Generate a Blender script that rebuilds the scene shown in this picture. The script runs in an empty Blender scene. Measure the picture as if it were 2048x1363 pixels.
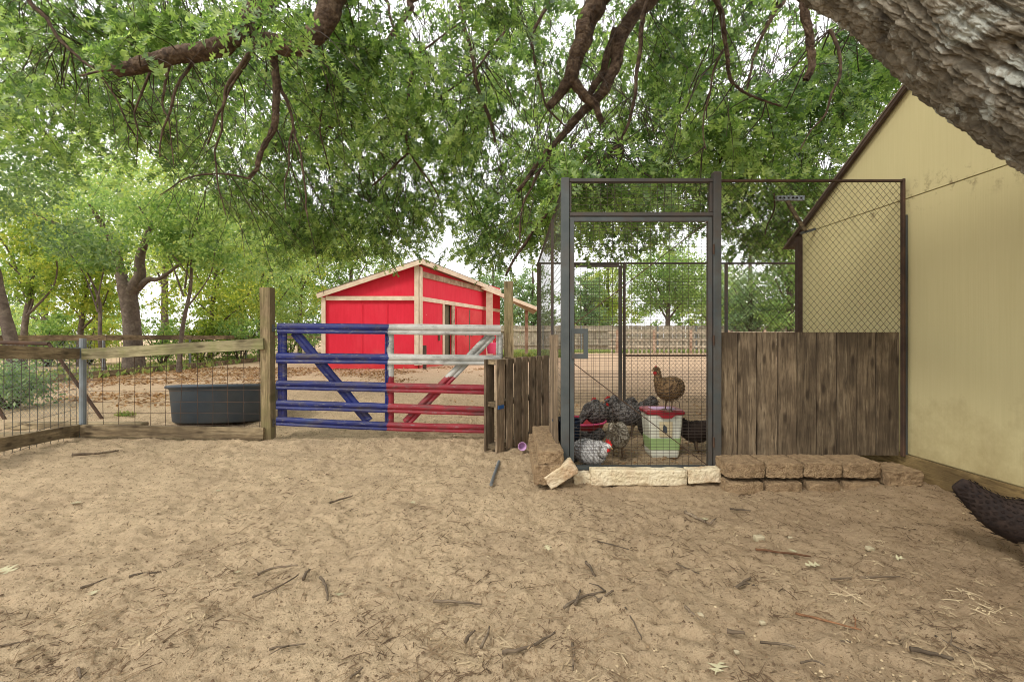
import bpy, math, random
import numpy as np
from mathutils import Vector, Matrix, Euler
random.seed(7); rng = np.random.default_rng(7)
S = bpy.context.scene
C = S.collection
R = math.radians

# ------------------------------------------------------------------ camera, sky, sun, exposure
cam_d = bpy.data.cameras.new('camera'); cam = bpy.data.objects.new('camera', cam_d); C.objects.link(cam)
S.camera = cam
cam_d.sensor_width = 36.0; cam_d.lens = 16.0; cam_d.shift_y = -9.5/2048
cam_d.clip_start = 0.05; cam_d.clip_end = 1500
cam.location = (0, 0, 1.0); cam.rotation_euler = (R(90), 0, 0)
SUN_EL, SUN_AZ = 44, 222      # azimuth clockwise from +Y: behind the camera, to the left
w = bpy.data.worlds.new('World'); S.world = w; w.use_nodes = True
nt = w.node_tree; nt.nodes.clear()
sky = nt.nodes.new('ShaderNodeTexSky'); sky.sky_type = 'NISHITA'; sky.sun_disc = False
sky.sun_elevation = R(SUN_EL); sky.sun_rotation = R(SUN_AZ); sky.dust_density = 3; sky.air_density = 1
mx = nt.nodes.new('ShaderNodeMix'); mx.data_type = 'RGBA'; mx.inputs[0].default_value = 0.86
mx.inputs[7].default_value = (12.6, 12.5, 12.4, 1)      # even overcast cloud
nt.links.new(sky.outputs[0], mx.inputs[6])
bg = nt.nodes.new('ShaderNodeBackground'); bg.inputs[1].default_value = 0.12
nt.links.new(mx.outputs[2], bg.inputs[0])
wo = nt.nodes.new('ShaderNodeOutputWorld'); nt.links.new(bg.outputs[0], wo.inputs[0])
sd = bpy.data.lights.new('sun', 'SUN'); sd.energy = 1.5; sd.angle = R(11); sd.color = (1.0, .96, .89)
sun = bpy.data.objects.new('sun', sd); C.objects.link(sun)
sun.rotation_euler = (R(90-SUN_EL), 0, R(180-SUN_AZ))
S.cycles.filter_width = 1.0
S.view_settings.view_transform = 'Standard'; S.view_settings.look = 'None'
S.view_settings.exposure = 0.25; S.view_settings.gamma = 1.0; S.view_settings.use_curve_mapping = False

# ------------------------------------------------------------------ helpers
H, F, CZ = 672.0, 910.0, 1.0
def P(px, py, Y): return Vector(((px-1024)*Y/F, Y, CZ+(H-py)*Y/F))
def GY(py, z=0.0): return (CZ-z)*F/(py-H)
WO = {}
def empty(name, loc, label, cat, group=None):
    o = bpy.data.objects.new(name, None); C.objects.link(o); o.location = loc
    o['label'] = label; o['category'] = cat
    if group: o['group'] = group
    o.empty_display_size = .1
    WO[o] = Vector(loc); return o
def tag(o, label=None, cat=None, group=None, kind=None):
    if label: o['label'] = label
    if cat: o['category'] = cat
    if group: o['group'] = group
    if kind: o['kind'] = kind
    return o
def link_mesh(name, me, parent=None, origin=None):
    o = bpy.data.objects.new(name, me); C.objects.link(o)
    po = WO[parent] if parent is not None else Vector((0, 0, 0))
    og = Vector(origin) if origin is not None else po
    if parent is not None: o.parent = parent
    o.location = og-po; WO[o] = og
    return o
def fast_mesh(name, V, Fc, mat, smooth=False):
    """V (n,3) array, Fc (m,k) int array, one face size"""
    me = bpy.data.meshes.new(name)
    V = np.asarray(V, dtype=np.float32); Fc = np.asarray(Fc, dtype=np.int32)
    m, k = Fc.shape
    me.vertices.add(len(V)); me.vertices.foreach_set('co', V.ravel())
    me.loops.add(m*k); me.loops.foreach_set('vertex_index', Fc.ravel())
    me.polygons.add(m); me.polygons.foreach_set('loop_start', np.arange(0, m*k, k, dtype=np.int32))
    me.polygons.foreach_set('loop_total', np.full(m, k, dtype=np.int32))
    if smooth: me.polygons.foreach_set('use_smooth', np.ones(m, dtype=bool))
    me.update(calc_edges=True); me.validate()
    for mm in (mat if isinstance(mat, (list, tuple)) else [mat]): me.materials.append(mm)
    return me
class MB:
    def __init__(s): s.v = []; s.f = []
    def box(s, c, size, rot=None, taper=1.0):
        c = Vector(c); sx, sy, sz = (a/2 for a in size); n = len(s.v)
        for z in (-1, 1):
            t = 1.0 if z < 0 else taper
            for x, y in ((-1, -1), (1, -1), (1, 1), (-1, 1)):
                p = Vector((x*sx*t, y*sy*t, z*sz))
                if rot is not None: p = rot @ p
                s.v.append(c+p)
        for q in ((0, 3, 2, 1), (4, 5, 6, 7), (0, 1, 5, 4), (1, 2, 6, 5), (2, 3, 7, 6), (3, 0, 4, 7)):
            s.f.append(tuple(n+i for i in q))
        return s
    def bar(s, a, b, wy, wz, up=(0, 0, 1)):
        """box from a to b; wy sideways, wz along up"""
        a = Vector(a); b = Vector(b); d = b-a; L = d.length; d.normalize()
        side = d.cross(Vector(up))
        if side.length < 1e-5: side = Vector((1, 0, 0))
        side.normalize(); u = side.cross(d).normalized()
        rot = Matrix((d, side, u)).transposed()
        return s.box((a+b)/2, (L, wy, wz), rot)
    def tube(s, pts, r, n=8, cap=True):
        pts = [Vector(p) for p in pts]; m = len(pts)
        rr = r if isinstance(r, (list, tuple)) else [r]*m
        base = len(s.v); prev = None
        for i, p in enumerate(pts):
            t = (pts[min(i+1, m-1)]-pts[max(i-1, 0)])
            if t.length < 1e-9: t = Vector((0, 0, 1))
            t.normalize()
            if prev is None:
                a = Vector((0, 0, 1)) if abs(t.z) < .9 else Vector((1, 0, 0))
                nx = t.cross(a).normalized()
            else:
                nx = (prev-t*prev.dot(t)).normalized()
            prev = nx; ny = t.cross(nx)
            for k in range(n):
                an = 2*math.pi*k/n+math.pi/n
                s.v.append(p+(nx*math.cos(an)+ny*math.sin(an))*rr[i])
        for i in range(m-1):
            for k in range(n):
                a = base+i*n+k; b = base+i*n+(k+1) % n
                s.f.append((a, b, b+n, a+n))
        if cap:
            s.f.append(tuple(base+k for k in reversed(range(n))))
            s.f.append(tuple(base+(m-1)*n+k for k in range(n)))
        return s
    def prism(s, poly, vec):
        poly = [Vector(p) for p in poly]; n = len(poly); b = len(s.v); vec = Vector(vec)
        s.v += poly; s.v += [p+vec for p in poly]
        s.f.append(tuple(b+i for i in reversed(range(n)))); s.f.append(tuple(b+n+i for i in range(n)))
        for i in range(n):
            j = (i+1) % n; s.f.append((b+i, b+j, b+n+j, b+n+i))
        return s
    def lathe(s, prof, c, n=24, sx=1.0, sy=1.0, close=False):
        b = len(s.v); c = Vector(c)
        for r_, z in prof:
            for k in range(n):
                a = 2*math.pi*k/n
                s.v.append(c+Vector((r_*sx*math.cos(a), r_*sy*math.sin(a), z)))
        for i in range(len(prof)-1):
            for k in range(n):
                k2 = (k+1) % n
                s.f.append((b+i*n+k, b+i*n+k2, b+(i+1)*n+k2, b+(i+1)*n+k))
        return s
    def build(s, name, mat, parent=None, smooth=False, origin=None, bevel=0, world=True):
        me = bpy.data.meshes.new(name)
        po = WO[parent] if parent is not None else Vector((0, 0, 0))
        og = Vector(origin) if origin is not None else po
        me.from_pydata([tuple(v-og) for v in s.v], [], s.f)
        for mm in (mat if isinstance(mat, (list, tuple)) else [mat]): me.materials.append(mm)
        me.update()
        import bmesh
        bm = bmesh.new(); bm.from_mesh(me); bmesh.ops.recalc_face_normals(bm, faces=bm.faces)
        if bevel:
            bmesh.ops.bevel(bm, geom=bm.edges[:], offset=bevel, segments=1, affect='EDGES')
        bm.to_mesh(me); bm.free()
        if smooth:
            for p in me.polygons: p.use_smooth = True
        return link_mesh(name, me, parent, og)

# noise -------------------------------------------------------------
_T = rng.random((256, 256))*2*np.pi
_GX, _GYt = np.cos(_T), np.sin(_T)
def pn(x, y, seed=0):
    x = np.asarray(x, dtype=np.float64)+seed*17.31; y = np.asarray(y, dtype=np.float64)+seed*9.73
    xi = np.floor(x).astype(int); yi = np.floor(y).astype(int); fx = x-xi; fy = y-yi
    u = fx*fx*fx*(fx*(fx*6-15)+10); v = fy*fy*fy*(fy*(fy*6-15)+10)
    def g(i, j):
        a = (xi+i) & 255; b = (yi+j) & 255
        return _GX[a, b]*(fx-i)+_GYt[a, b]*(fy-j)
    return ((g(0, 0)*(1-u)+g(1, 0)*u)*(1-v)+(g(0, 1)*(1-u)+g(1, 1)*u)*v)*1.5
def fbm(x, y, oct=4, seed=0):
    a = 1; t = 0; s = 0
    for i in range(oct):
        t = t+a*pn(np.asarray(x)*2**i, np.asarray(y)*2**i, seed+i*3); s += a; a *= .5
    return t/s
def sstep(a, b, x):
    t = np.clip((x-a)/(b-a), 0, 1); return t*t*(3-2*t)

# ------------------------------------------------------------------ materials
def lin(r, g, b):
    f = lambda c: (c/255/12.92) if c/255 <= .04045 else ((c/255+.055)/1.055)**2.4
    return (f(r), f(g), f(b), 1)
class N:
    def __init__(s, name):
        s.m = bpy.data.materials.new(name); s.m.use_nodes = True; s.t = s.m.node_tree; s.t.nodes.clear()
        s.out = s.new('ShaderNodeOutputMaterial'); s.b = s.new('ShaderNodeBsdfPrincipled')
        s.l(s.b.outputs[0], s.out.inputs[0]); s.b.inputs['Roughness'].default_value = .85
        s.b.inputs['Specular IOR Level'].default_value = .3
    def new(s, t): return s.t.nodes.new(t)
    def l(s, a, b): s.t.links.new(a, b)
    def coord(s, stretch=(1, 1, 1), rand=True):
        tc = s.new('ShaderNodeTexCoord'); mp = s.new('ShaderNodeMapping'); mp.inputs['Scale'].default_value = stretch
        s.l(tc.outputs['Object'], mp.inputs[0])
        if rand:
            oi = s.new('ShaderNodeObjectInfo'); mm = s.new('ShaderNodeVectorMath'); mm.operation = 'SCALE'
            cb = s.new('ShaderNodeCombineXYZ')
            for i in range(3): s.l(oi.outputs['Random'], cb.inputs[i])
            s.l(cb.outputs[0], mm.inputs[0]); mm.inputs['Scale'].default_value = 37.0
            s.l(mm.outputs[0], mp.inputs['Location'])
        return mp.outputs[0]
    def noise(s, co, scale, det=4, rough=.55, dist=0):
        n = s.new('ShaderNodeTexNoise'); s.l(co, n.inputs['Vector'])
        n.inputs['Scale'].default_value = scale; n.inputs['Detail'].default_value = det
        n.inputs['Roughness'].default_value = rough; n.inputs['Distortion'].default_value = dist
        return n.outputs[0]
    def ramp(s, fac, stops, const=False):
        r = s.new('ShaderNodeValToRGB'); s.l(fac, r.inputs[0]); e = r.color_ramp.elements
        if const: r.color_ramp.interpolation = 'CONSTANT'
        while len(e) < len(stops): e.new(.5)
        for i, (p, c) in enumerate(stops): e[i].position = p; e[i].color = c
        return r.outputs[0]
    def mix(s, fac, a, b, mode='MIX'):
        m = s.new('ShaderNodeMix'); m.data_type = 'RGBA'; m.blend_type = mode
        for sock, v in ((m.inputs[0], fac), (m.inputs[6], a), (m.inputs[7], b)):
            if hasattr(v, 'default_value') or hasattr(v, 'is_linked'): s.l(v, sock)
            else: sock.default_value = v
        return m.outputs[2]
    def math(s, op, a, b=None):
        m = s.new('ShaderNodeMath'); m.operation = op
        for sock, v in ((m.inputs[0], a), (m.inputs[1], b)):
            if v is None: continue
            if hasattr(v, 'is_linked'): s.l(v, sock)
            else: sock.default_value = v
        return m.outputs[0]
    def bump(s, h, strength=.5, dist=.01):
        b = s.new('ShaderNodeBump'); b.inputs['Strength'].default_value = strength; b.inputs['Distance'].default_value = dist
        s.l(h, b.inputs['Height']); s.l(b.outputs[0], s.b.inputs['Normal'])
    def col(s, c):
        if hasattr(c, 'is_linked'): s.l(c, s.b.inputs['Base Color'])
        else: s.b.inputs['Base Color'].default_value = c
BK, WH = (0, 0, 0, 1), (1, 1, 1, 1)

def m_wood(name, dark, mid, light, axis='Z', moss=None, scale=1.0, knots=True):
    n = N(name); st = {'X': (1.1, 13, 13), 'Z': (13, 13, 1.1), 'Y': (13, 1.1, 13)}[axis]
    co = n.coord(tuple(a*scale for a in st)); co2 = n.coord((3, 3, 3)) 
    g = n.noise(co, 1.5, 8, .72, 1.1); g2 = n.noise(co, 5, 4, .7, .4)
    c = n.ramp(g, [(.28, dark), (.5, mid), (.72, light)])
    c = n.mix(n.ramp(g2, [(.35, WH), (.55, BK)]), c, dark); 
    big = n.noise(co2, .9, 4, .6)
    c = n.mix(n.ramp(big, [(.42, BK), (.64, (.8, .8, .8, 1))]), c, tuple(x*.75 for x in dark[:3])+(1,))
    if knots:
        v = n.new('ShaderNodeTexVoronoi'); kst = {'X': (3.0, .01, 9), 'Z': (9, .01, 3.0), 'Y': (.01, 3.0, 9)}[axis]
        kc = n.coord(kst); v.voronoi_dimensions = '2D'; sp = n.new('ShaderNodeSeparateXYZ'); cb = n.new('ShaderNodeCombineXYZ'); n.l(kc, sp.inputs[0])
        ia, ib = {'X': (0, 2), 'Z': (0, 2), 'Y': (1, 2)}[axis]; n.l(sp.outputs[ia], cb.inputs[0]); n.l(sp.outputs[ib], cb.inputs[1]); n.l(cb.outputs[0], v.inputs['Vector']); v.inputs['Scale'].default_value = .8
        c = n.mix(n.ramp(v.outputs['Distance'], [(.05, (.8, .8, .8, 1)), (.13, BK)]), c, (dark[0]*.45, dark[1]*.42, dark[2]*.4, 1))
    if moss:
        mo = n.noise(co2, 1.6, 5, .6)
        c = n.mix(n.ramp(mo, [(.42, BK), (.68, (.5, .5, .5, 1))]), c, moss)
    oi = n.new('ShaderNodeObjectInfo'); hsv = n.new('ShaderNodeHueSaturation'); n.l(c, hsv.inputs['Color'])
    n.l(n.math('ADD', n.math('MULTIPLY', oi.outputs['Random'], .45), .78), hsv.inputs['Value'])
    n.col(hsv.outputs[0]); n.bump(n.mix(.5, g, g2), 1.0, .012)
    n.b.inputs['Roughness'].default_value = .9
    return n.m
def m_plain(name, c, c2=None, scale=8, rough=.7, metal=0, bump=.2, bd=.004, spec=.3, dirt=None, dirtamt=.6):
    n = N(name); co = n.coord(); a = n.noise(co, scale, 5, .6)
    cc = n.ramp(a, [(.35, c), (.68, c2 or tuple(x*.75 for x in c[:3])+(1,))])
    if dirt:
        d = n.noise(co, scale*.35, 6, .7)
        cc = n.mix(n.ramp(d, [(.46, BK), (.66, (dirtamt,)*3+(1,))]), cc, dirt)
    n.col(cc); n.b.inputs['Roughness'].default_value = rough; n.b.inputs['Metallic'].default_value = metal
    n.b.inputs['Specular IOR Level'].default_value = spec
    if bump: n.bump(n.noise(co, scale*5, 4), bump, bd)
    return n.m
def m_leaf(name, cols, trans=.45, rough=.55, spec=.25, scale=2.0):
    """leaf colour varies from clump to clump and from leaf to leaf"""
    n = N(name); tc = n.new('ShaderNodeTexCoord'); co = tc.outputs['Object']
    a = n.noise(co, scale*.35, 3, .6); b = n.new('ShaderNodeTexWhiteNoise')
    sn = n.new('ShaderNodeVectorMath'); sn.operation = 'SNAP'; n.l(co, sn.inputs[0]); sn.inputs[1].default_value = (.09, .09, .09)
    n.l(sn.outputs[0], b.inputs['Vector'])
    f = n.math('ADD', n.math('MULTIPLY', a, .65), n.math('MULTIPLY', b.outputs['Value'], .42))
    k = len(cols); c = n.ramp(f, [(.25+.55*i/(k-1), cols[i]) for i in range(k)])
    n.col(c); n.b.inputs['Roughness'].default_value = rough; n.b.inputs['Specular IOR Level'].default_value = spec
    tr = n.new('ShaderNodeBsdfTranslucent'); c2 = n.mix(1.0, c, (1.5, 1.5, .85, 1), 'MULTIPLY'); n.l(c2, tr.inputs[0])
    ms = n.new('ShaderNodeMixShader'); ms.inputs[0].default_value = trans
    n.l(n.b.outputs[0], ms.inputs[1]); n.l(tr.outputs[0], ms.inputs[2]); n.l(ms.outputs[0], n.out.inputs[0])
    return n.m
def m_bark(name, a, b, c, lich=None, sc=1.0, bump=.8):
    n = N(name); co = n.coord((1, 1, 1), rand=False)
    g = n.noise(co, 9*sc, 7, .7, .5); cc = n.ramp(g, [(.3, a), (.5, b), (.7, c)])
    if lich:
        l = n.noise(co, 6*sc, 6, .72, .4); cc = n.mix(n.ramp(l, [(.53, BK), (.62, (.75, .75, .75, 1))]), cc, lich)
        l2 = n.noise(co, 2.2*sc, 5, .7); cc = n.mix(n.ramp(l2, [(.5, BK), (.72, (.5, .5, .5, 1))]), cc, (a[0]*1.4, a[1]*1.2, a[2], 1))
    n.col(cc); n.bump(n.noise(co, 55*sc, 8, .75), bump, .012/sc); n.b.inputs['Roughness'].default_value = .95
    return n.m

M = {}
M['plank'] = m_wood('weathered_plank', lin(76, 64, 50), lin(122, 106, 84), lin(160, 144, 118))
M['greyplank'] = m_wood('grey_pallet_wood', lin(100, 86, 68), lin(146, 126, 102), lin(184, 164, 136))
M['post'] = m_wood('fence_post_wood', lin(96, 82, 60), lin(142, 124, 94), lin(178, 158, 124), moss=lin(110, 108, 66))
M['boardx'] = m_wood('mossy_board', lin(100, 96, 66), lin(150, 142, 100), lin(180, 172, 130), 'X', moss=lin(138, 146, 74))
M['boardx2'] = m_wood('grey_brown_board', lin(78, 66, 50), lin(126, 110, 84), lin(160, 142, 112), 'X')
M['timber'] = m_wood('grey_timber', lin(110, 96, 72), lin(150, 134, 104), lin(180, 164, 130), 'X')
M['steel'] = m_plain('blue_grey_steel', lin(74, 80, 80), lin(92, 96, 94), 5, .55, .3, .15, dirt=lin(88, 70, 56), dirtamt=.6)
M['steel2'] = m_plain('dark_brown_steel', lin(70, 68, 66), lin(84, 78, 72), 5, .6, .2, .15, dirt=lin(88, 68, 54), dirtamt=.7)
M['galv'] = m_plain('galvanised_steel', lin(140, 148, 152), lin(118, 124, 126), 6, .5, .6, .1, dirt=lin(110, 96, 80), dirtamt=.5)
M['rust'] = m_plain('rusty_iron', lin(84, 66, 54), lin(62, 50, 44), 9, .85, .2, .3, dirt=lin(104, 78, 58))
M['wire'] = m_plain('dark_wire', lin(66, 58, 52), lin(84, 74, 64), 9, .6, .5, 0)
M['wire2'] = m_plain('grey_wire', lin(98, 94, 86), lin(82, 76, 68), 9, .6, .5, 0)
M['trim'] = m_plain('cream_trim_paint', lin(232, 214, 190), lin(214, 192, 166), 5, .7, 0, .2, dirt=lin(170, 140, 116), dirtamt=.45)
M['oldtrim'] = m_plain('peeling_brown_trim', lin(176, 148, 124), lin(128, 100, 78), 7, .85, 0, .3, dirt=lin(208, 186, 164), dirtamt=.7)
M['roof'] = m_plain('roof_edge_grey', lin(128, 112, 96), lin(100, 88, 76), 7, .9, 0, .5)
M['dark'] = m_plain('dark_inside', lin(116, 108, 88), lin(96, 88, 70), 4, .9)  # tone of the dim barn interior put into the colour; handles share it
M['brown'] = m_plain('dark_brown_paint', lin(74, 58, 50), lin(58, 44, 38), 7, .7, dirt=lin(96, 80, 66))
M['tank'] = m_plain('black_rubber', lin(66, 76, 84), lin(54, 62, 70), 4, .55, 0, .15, dirt=lin(84, 86, 84), dirtamt=.7, spec=.4)
M['lime'] = m_plain('cream_limestone', lin(228, 216, 186), lin(212, 196, 160), 9, .95, 0, 1.0, .02, dirt=lin(166, 126, 88), dirtamt=.75)
M['white'] = m_plain('white_plastic', lin(226, 226, 210), lin(210, 210, 190), 5, .4, 0, .05, dirt=lin(180, 170, 140), dirtamt=.3)
M['green'] = m_plain('green_plastic', lin(164, 190, 128), lin(146, 174, 112), 5, .45)
M['redp'] = m_plain('red_plastic', lin(160, 40, 50), lin(140, 34, 44), 5, .4)
M['pink'] = m_plain('pink_plastic', lin(240, 90, 140), lin(226, 76, 124), 5, .4)
M['lilac'] = m_plain('lilac_plastic', lin(206, 170, 204), lin(190, 150, 190), 9, .5)
M['navy'] = m_plain('navy_plastic', lin(26, 46, 72), lin(20, 36, 58), 5, .5)
M['bluep'] = m_plain('blue_plastic', lin(40, 96, 150), lin(30, 76, 130), 5, .5)
M['bone'] = m_plain('pale_plastic', lin(216, 200, 160), None, 9, .6)
M['comb'] = m_plain('red_comb', lin(196, 44, 40), lin(150, 30, 30), 30, .6)
M['beak'] = m_plain('horn_beak', lin(150, 120, 80), None, 30, .5)
M['shank'] = m_plain('dull_yellow_shank', lin(118, 98, 74), lin(90, 76, 60), 40, .7)
M['eye'] = m_plain('dark_eye', lin(20, 14, 10), None, 5, .2, bump=0)
M['stick'] = m_wood('dead_twig_bark', lin(82, 70, 56), lin(124, 108, 88), lin(160, 144, 120), 'X', knots=False)
M['stickr'] = m_wood('red_brown_twig', lin(90, 62, 42), lin(136, 98, 68), lin(170, 132, 98), 'X', knots=False)
M['pale'] = m_plain('pale_dry_leaf', lin(192, 186, 150), lin(178, 168, 132), 20, .8)
M['stone'] = m_plain('pale_stone', lin(186, 172, 144), lin(160, 150, 120), 12, .95, 0, .6)
M['litter'] = m_leaf('dry_leaf_litter', [lin(104, 76, 48), lin(150, 112, 74), lin(182, 146, 104), lin(128, 92, 60)], .1, .8)
M['chips'] = m_leaf('straw_and_chips', [lin(80, 64, 48), lin(112, 92, 70), lin(150, 128, 98), lin(206, 186, 150)], .05, .9, scale=9)
M['oakleaf'] = m_leaf('oak_leaf_green', [lin(56, 82, 50), lin(92, 122, 70), lin(130, 158, 90), lin(178, 198, 132)], .55, .35, .6)
M['farleafA'] = m_leaf('yellow_green_leaf', [lin(92, 116, 62), lin(128, 152, 76), lin(168, 184, 96), lin(212, 206, 108)], .5, scale=1.2)
M['farleafB'] = m_leaf('mid_green_leaf', [lin(84, 114, 68), lin(110, 142, 84), lin(146, 170, 104), lin(176, 190, 124)], .5, scale=1.2)
M['farleafC'] = m_leaf('blue_green_leaf', [lin(86, 112, 86), lin(108, 136, 98), lin(136, 160, 116), lin(166, 184, 138)], .4, scale=1.2)
M['farleafD'] = m_leaf('pale_green_leaf', [lin(112, 142, 98), lin(142, 170, 118), lin(176, 196, 134), lin(208, 206, 128)], .5, scale=1.4)
M['grass'] = m_leaf('grass_blade', [lin(104, 128, 74), lin(136, 152, 92), lin(174, 172, 118)], .4, scale=3)
M['bark'] = m_bark('oak_limb_bark', lin(70, 64, 56), lin(118, 110, 94), lin(170, 162, 146), lich=lin(190, 194, 184))
M['bark2'] = m_bark('oak_branch_bark', lin(44, 36, 30), lin(80, 64, 50), lin(122, 104, 84), sc=1.6)
M['bark3'] = m_bark('distant_bark', lin(72, 62, 54), lin(100, 88, 78), lin(128, 116, 102), sc=.8)
M['stalk'] = m_plain('twig_stem', lin(78, 66, 54), lin(58, 48, 40), 9, .9, 0, 0)

def mat_ground():
    n = N('sandy_ground'); co = n.coord(rand=False)
    big = n.noise(co, .45, 5, .6); mid = n.noise(co, 2.6, 6, .65, .4); fine = n.noise(co, 26, 6, .7); grit = n.noise(co, 140, 4, .7)
    c = n.ramp(mid, [(.3, lin(190, 167, 136)), (.5, lin(205, 181, 147)), (.72, lin(217, 193, 157))])
    c = n.mix(n.ramp(fine, [(.30, WH), (.46, BK)]), c, lin(164, 141, 112))
    sep = n.new('ShaderNodeSeparateXYZ'); n.l(co, sep.inputs[0])
    # trampled droppings and humus: patchy, thickest near the pen and the shed
    soil = n.math('ADD', n.math('MULTIPLY', n.math('SUBTRACT', sep.outputs['X'], .1), .21), big)
    c = n.mix(n.ramp(soil, [(.42, BK), (.95, (.7, .7, .7, 1))]), c, lin(146, 123, 96))
    # pinker, cleaner sand in the paddock past the gate
    pad = n.math('MULTIPLY', n.math('SUBTRACT', sep.outputs['Y'], 5.0), .3)
    c = n.mix(n.ramp(pad, [(0, BK), (1, (.5, .5, .5, 1))]), c, lin(216, 184, 154))
    spk = n.noise(co, 60, 3, .8); c = n.mix(n.ramp(spk, [(.34, (.9, .9, .9, 1)), (.43, BK)]), c, lin(104, 84, 62))
    c = n.mix(n.ramp(grit, [(.3, (.5, .5, .5, 1)), (.5, BK)]), c, lin(150, 124, 92))
    n.col(c); hgt = n.mix(.55, n.mix(.4, mid, fine), grit); n.bump(n.mix(.55, fine, grit), 1.0, .03); n.b.inputs['Roughness'].default_value = 1
    n.b.inputs['Specular IOR Level'].default_value = .1
    return n.m
M['ground'] = mat_ground()

# ------------------------------------------------------------------ ground
def gbase(x, y):
    x = np.asarray(x, float); y = np.asarray(y, float)
    z = .02*fbm(x*.35, y*.35, 2, 5)*sstep(1.2, 3, y)
    z = z+.11*np.exp(-(((x+4.0)/1.1)**2+((y-3.2)/.9)**2))
    z = z+.05*sstep(.3, .5, x)*sstep(3.14, 3.24, y)*(1-sstep(6.8, 8, y))*(1-sstep(4.5, 6, x))
    z = z-.012*np.exp(-(((x-1.2)/1.4)**2+((y-3.0)/.25)**2))+.035*np.exp(-(((x-2.5)/.35)**2+((y-3.0)/.25)**2))
    return z
def gh(x, y):
    x = np.asarray(x, float); y = np.asarray(y, float)
    z = gbase(x, y); near = 1-sstep(7, 16, y)
    m = pn(x*1.1, y*1.1, 31)*.5+.5
    a = fbm(x*3.4, y*3.4, 3, 11)*.034+fbm(x*9, y*9, 3, 21)*.026*(.5+m)
    d = pn(x*16+3*pn(x*5, y*5, 2), y*16, 41); d2 = pn(x*30, y*30, 43)
    a = a-np.clip(d-.22, 0, 1)*.055*m-np.clip(d2-.15, 0, 1)*.026+fbm(x*45, y*45, 2, 51)*.011
    a = a-.3*a*sstep(2.7, 3.0, y)*(1-sstep(3.3, 3.6, y))
    return z+a*near*sstep(-9, -3, -np.abs(x)+.0)+fbm(x*.08, y*.08, 3, 61)*.25*sstep(30, 90, y)
def GP(px, py, dz=0.0):
    """a spot on the ground"""
    Y = GY(py, 0.0)
    for _ in range(6):
        x = (px-1024)*Y/F; Y = GY(py, float(gbase(x, Y)))
    return Vector(((px-1024)*Y/F, Y, float(gbase((px-1024)*Y/F, Y))+dz))
ys = [-6, -4, -2, -1, 0, .5, .9]
y = 1.0
while y < 9: ys.append(y); y += .0042*y+.0045
while y < 260: ys.append(y); y *= 1.06
xs = [0.0]; x = 0
while x < 5.5: x += .0125+.0022*x; xs.append(x)
while x < 220: x *= 1.09; xs.append(x)
xs = np.array(sorted([-v for v in xs[1:]]+xs)); ys = np.array(ys)
X, Yg = np.meshgrid(xs, ys); Zg = gh(X, Yg)
nx_, ny_ = len(xs), len(ys); idx = np.arange(nx_*ny_).reshape(ny_, nx_)
Fq = np.stack([idx[:-1, :-1], idx[:-1, 1:], idx[1:, 1:], idx[1:, :-1]], -1).reshape(-1, 4)
go = link_mesh('ground', fast_mesh('ground', np.stack([X, Yg, Zg], -1).reshape(-1, 3), Fq, M['ground'], True))
tag(go, kind='structure')
print('ground tris', len(Fq)*2)

# ------------------------------------------------------------------ wire meshes
def wires(A, u, v, L, Hh, du, dv, r, name, mat, parent, diamond=False, wob=0.0, seed=0):
    """A corner, u/v unit vectors, L along u, Hh along v."""
    b = MB(); A = Vector(A); u = Vector(u).normalized(); v = Vector(v).normalized(); nn = u.cross(v)
    rr = random.Random(seed)
    if not diamond:
        k = 0.0
        while k <= L+1e-6:
            pts = [A+u*(k+rr.uniform(-wob, wob))+v*(Hh*t) for t in ((0, .33, .66, 1) if wob else (0, 1))]
            b.tube(pts, r, 4, False); k += du
        k = 0.0
        while k <= Hh+1e-6:
            pts = [A+v*(k+rr.uniform(-wob, wob))+u*(L*t)+nn*r*1.6 for t in ((0, .33, .66, 1) if wob else (0, 1))]
            b.tube(pts, r, 4, False); k += dv
    else:
        s = du
        for sg in (1, -1):
            k = -Hh*dv
            ext = Hh*dv
            c = -ext if sg == 1 else 0.0
            while c < (L if sg == 1 else L+ext):
                # line u = c + sg*t*dv ; t in 0..Hh
                t0, t1 = 0.0, Hh
                if sg == 1:
                    t0 = max(0, -c/dv); t1 = min(Hh, (L-c)/dv)
                else:
                    t0 = max(0, (c-L)/dv); t1 = min(Hh, c/dv)
                if t1 > t0+.005:
                    off = nn*(r*.9*sg)
                    b.tube([A+u*(c+sg*t0*dv)+v*t0+off, A+u*(c+sg*t1*dv)+v*t1+off], r, 4, False)
                c += s
    o = b.build(name, mat, parent); o['kind'] = 'stuff'; return o

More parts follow.
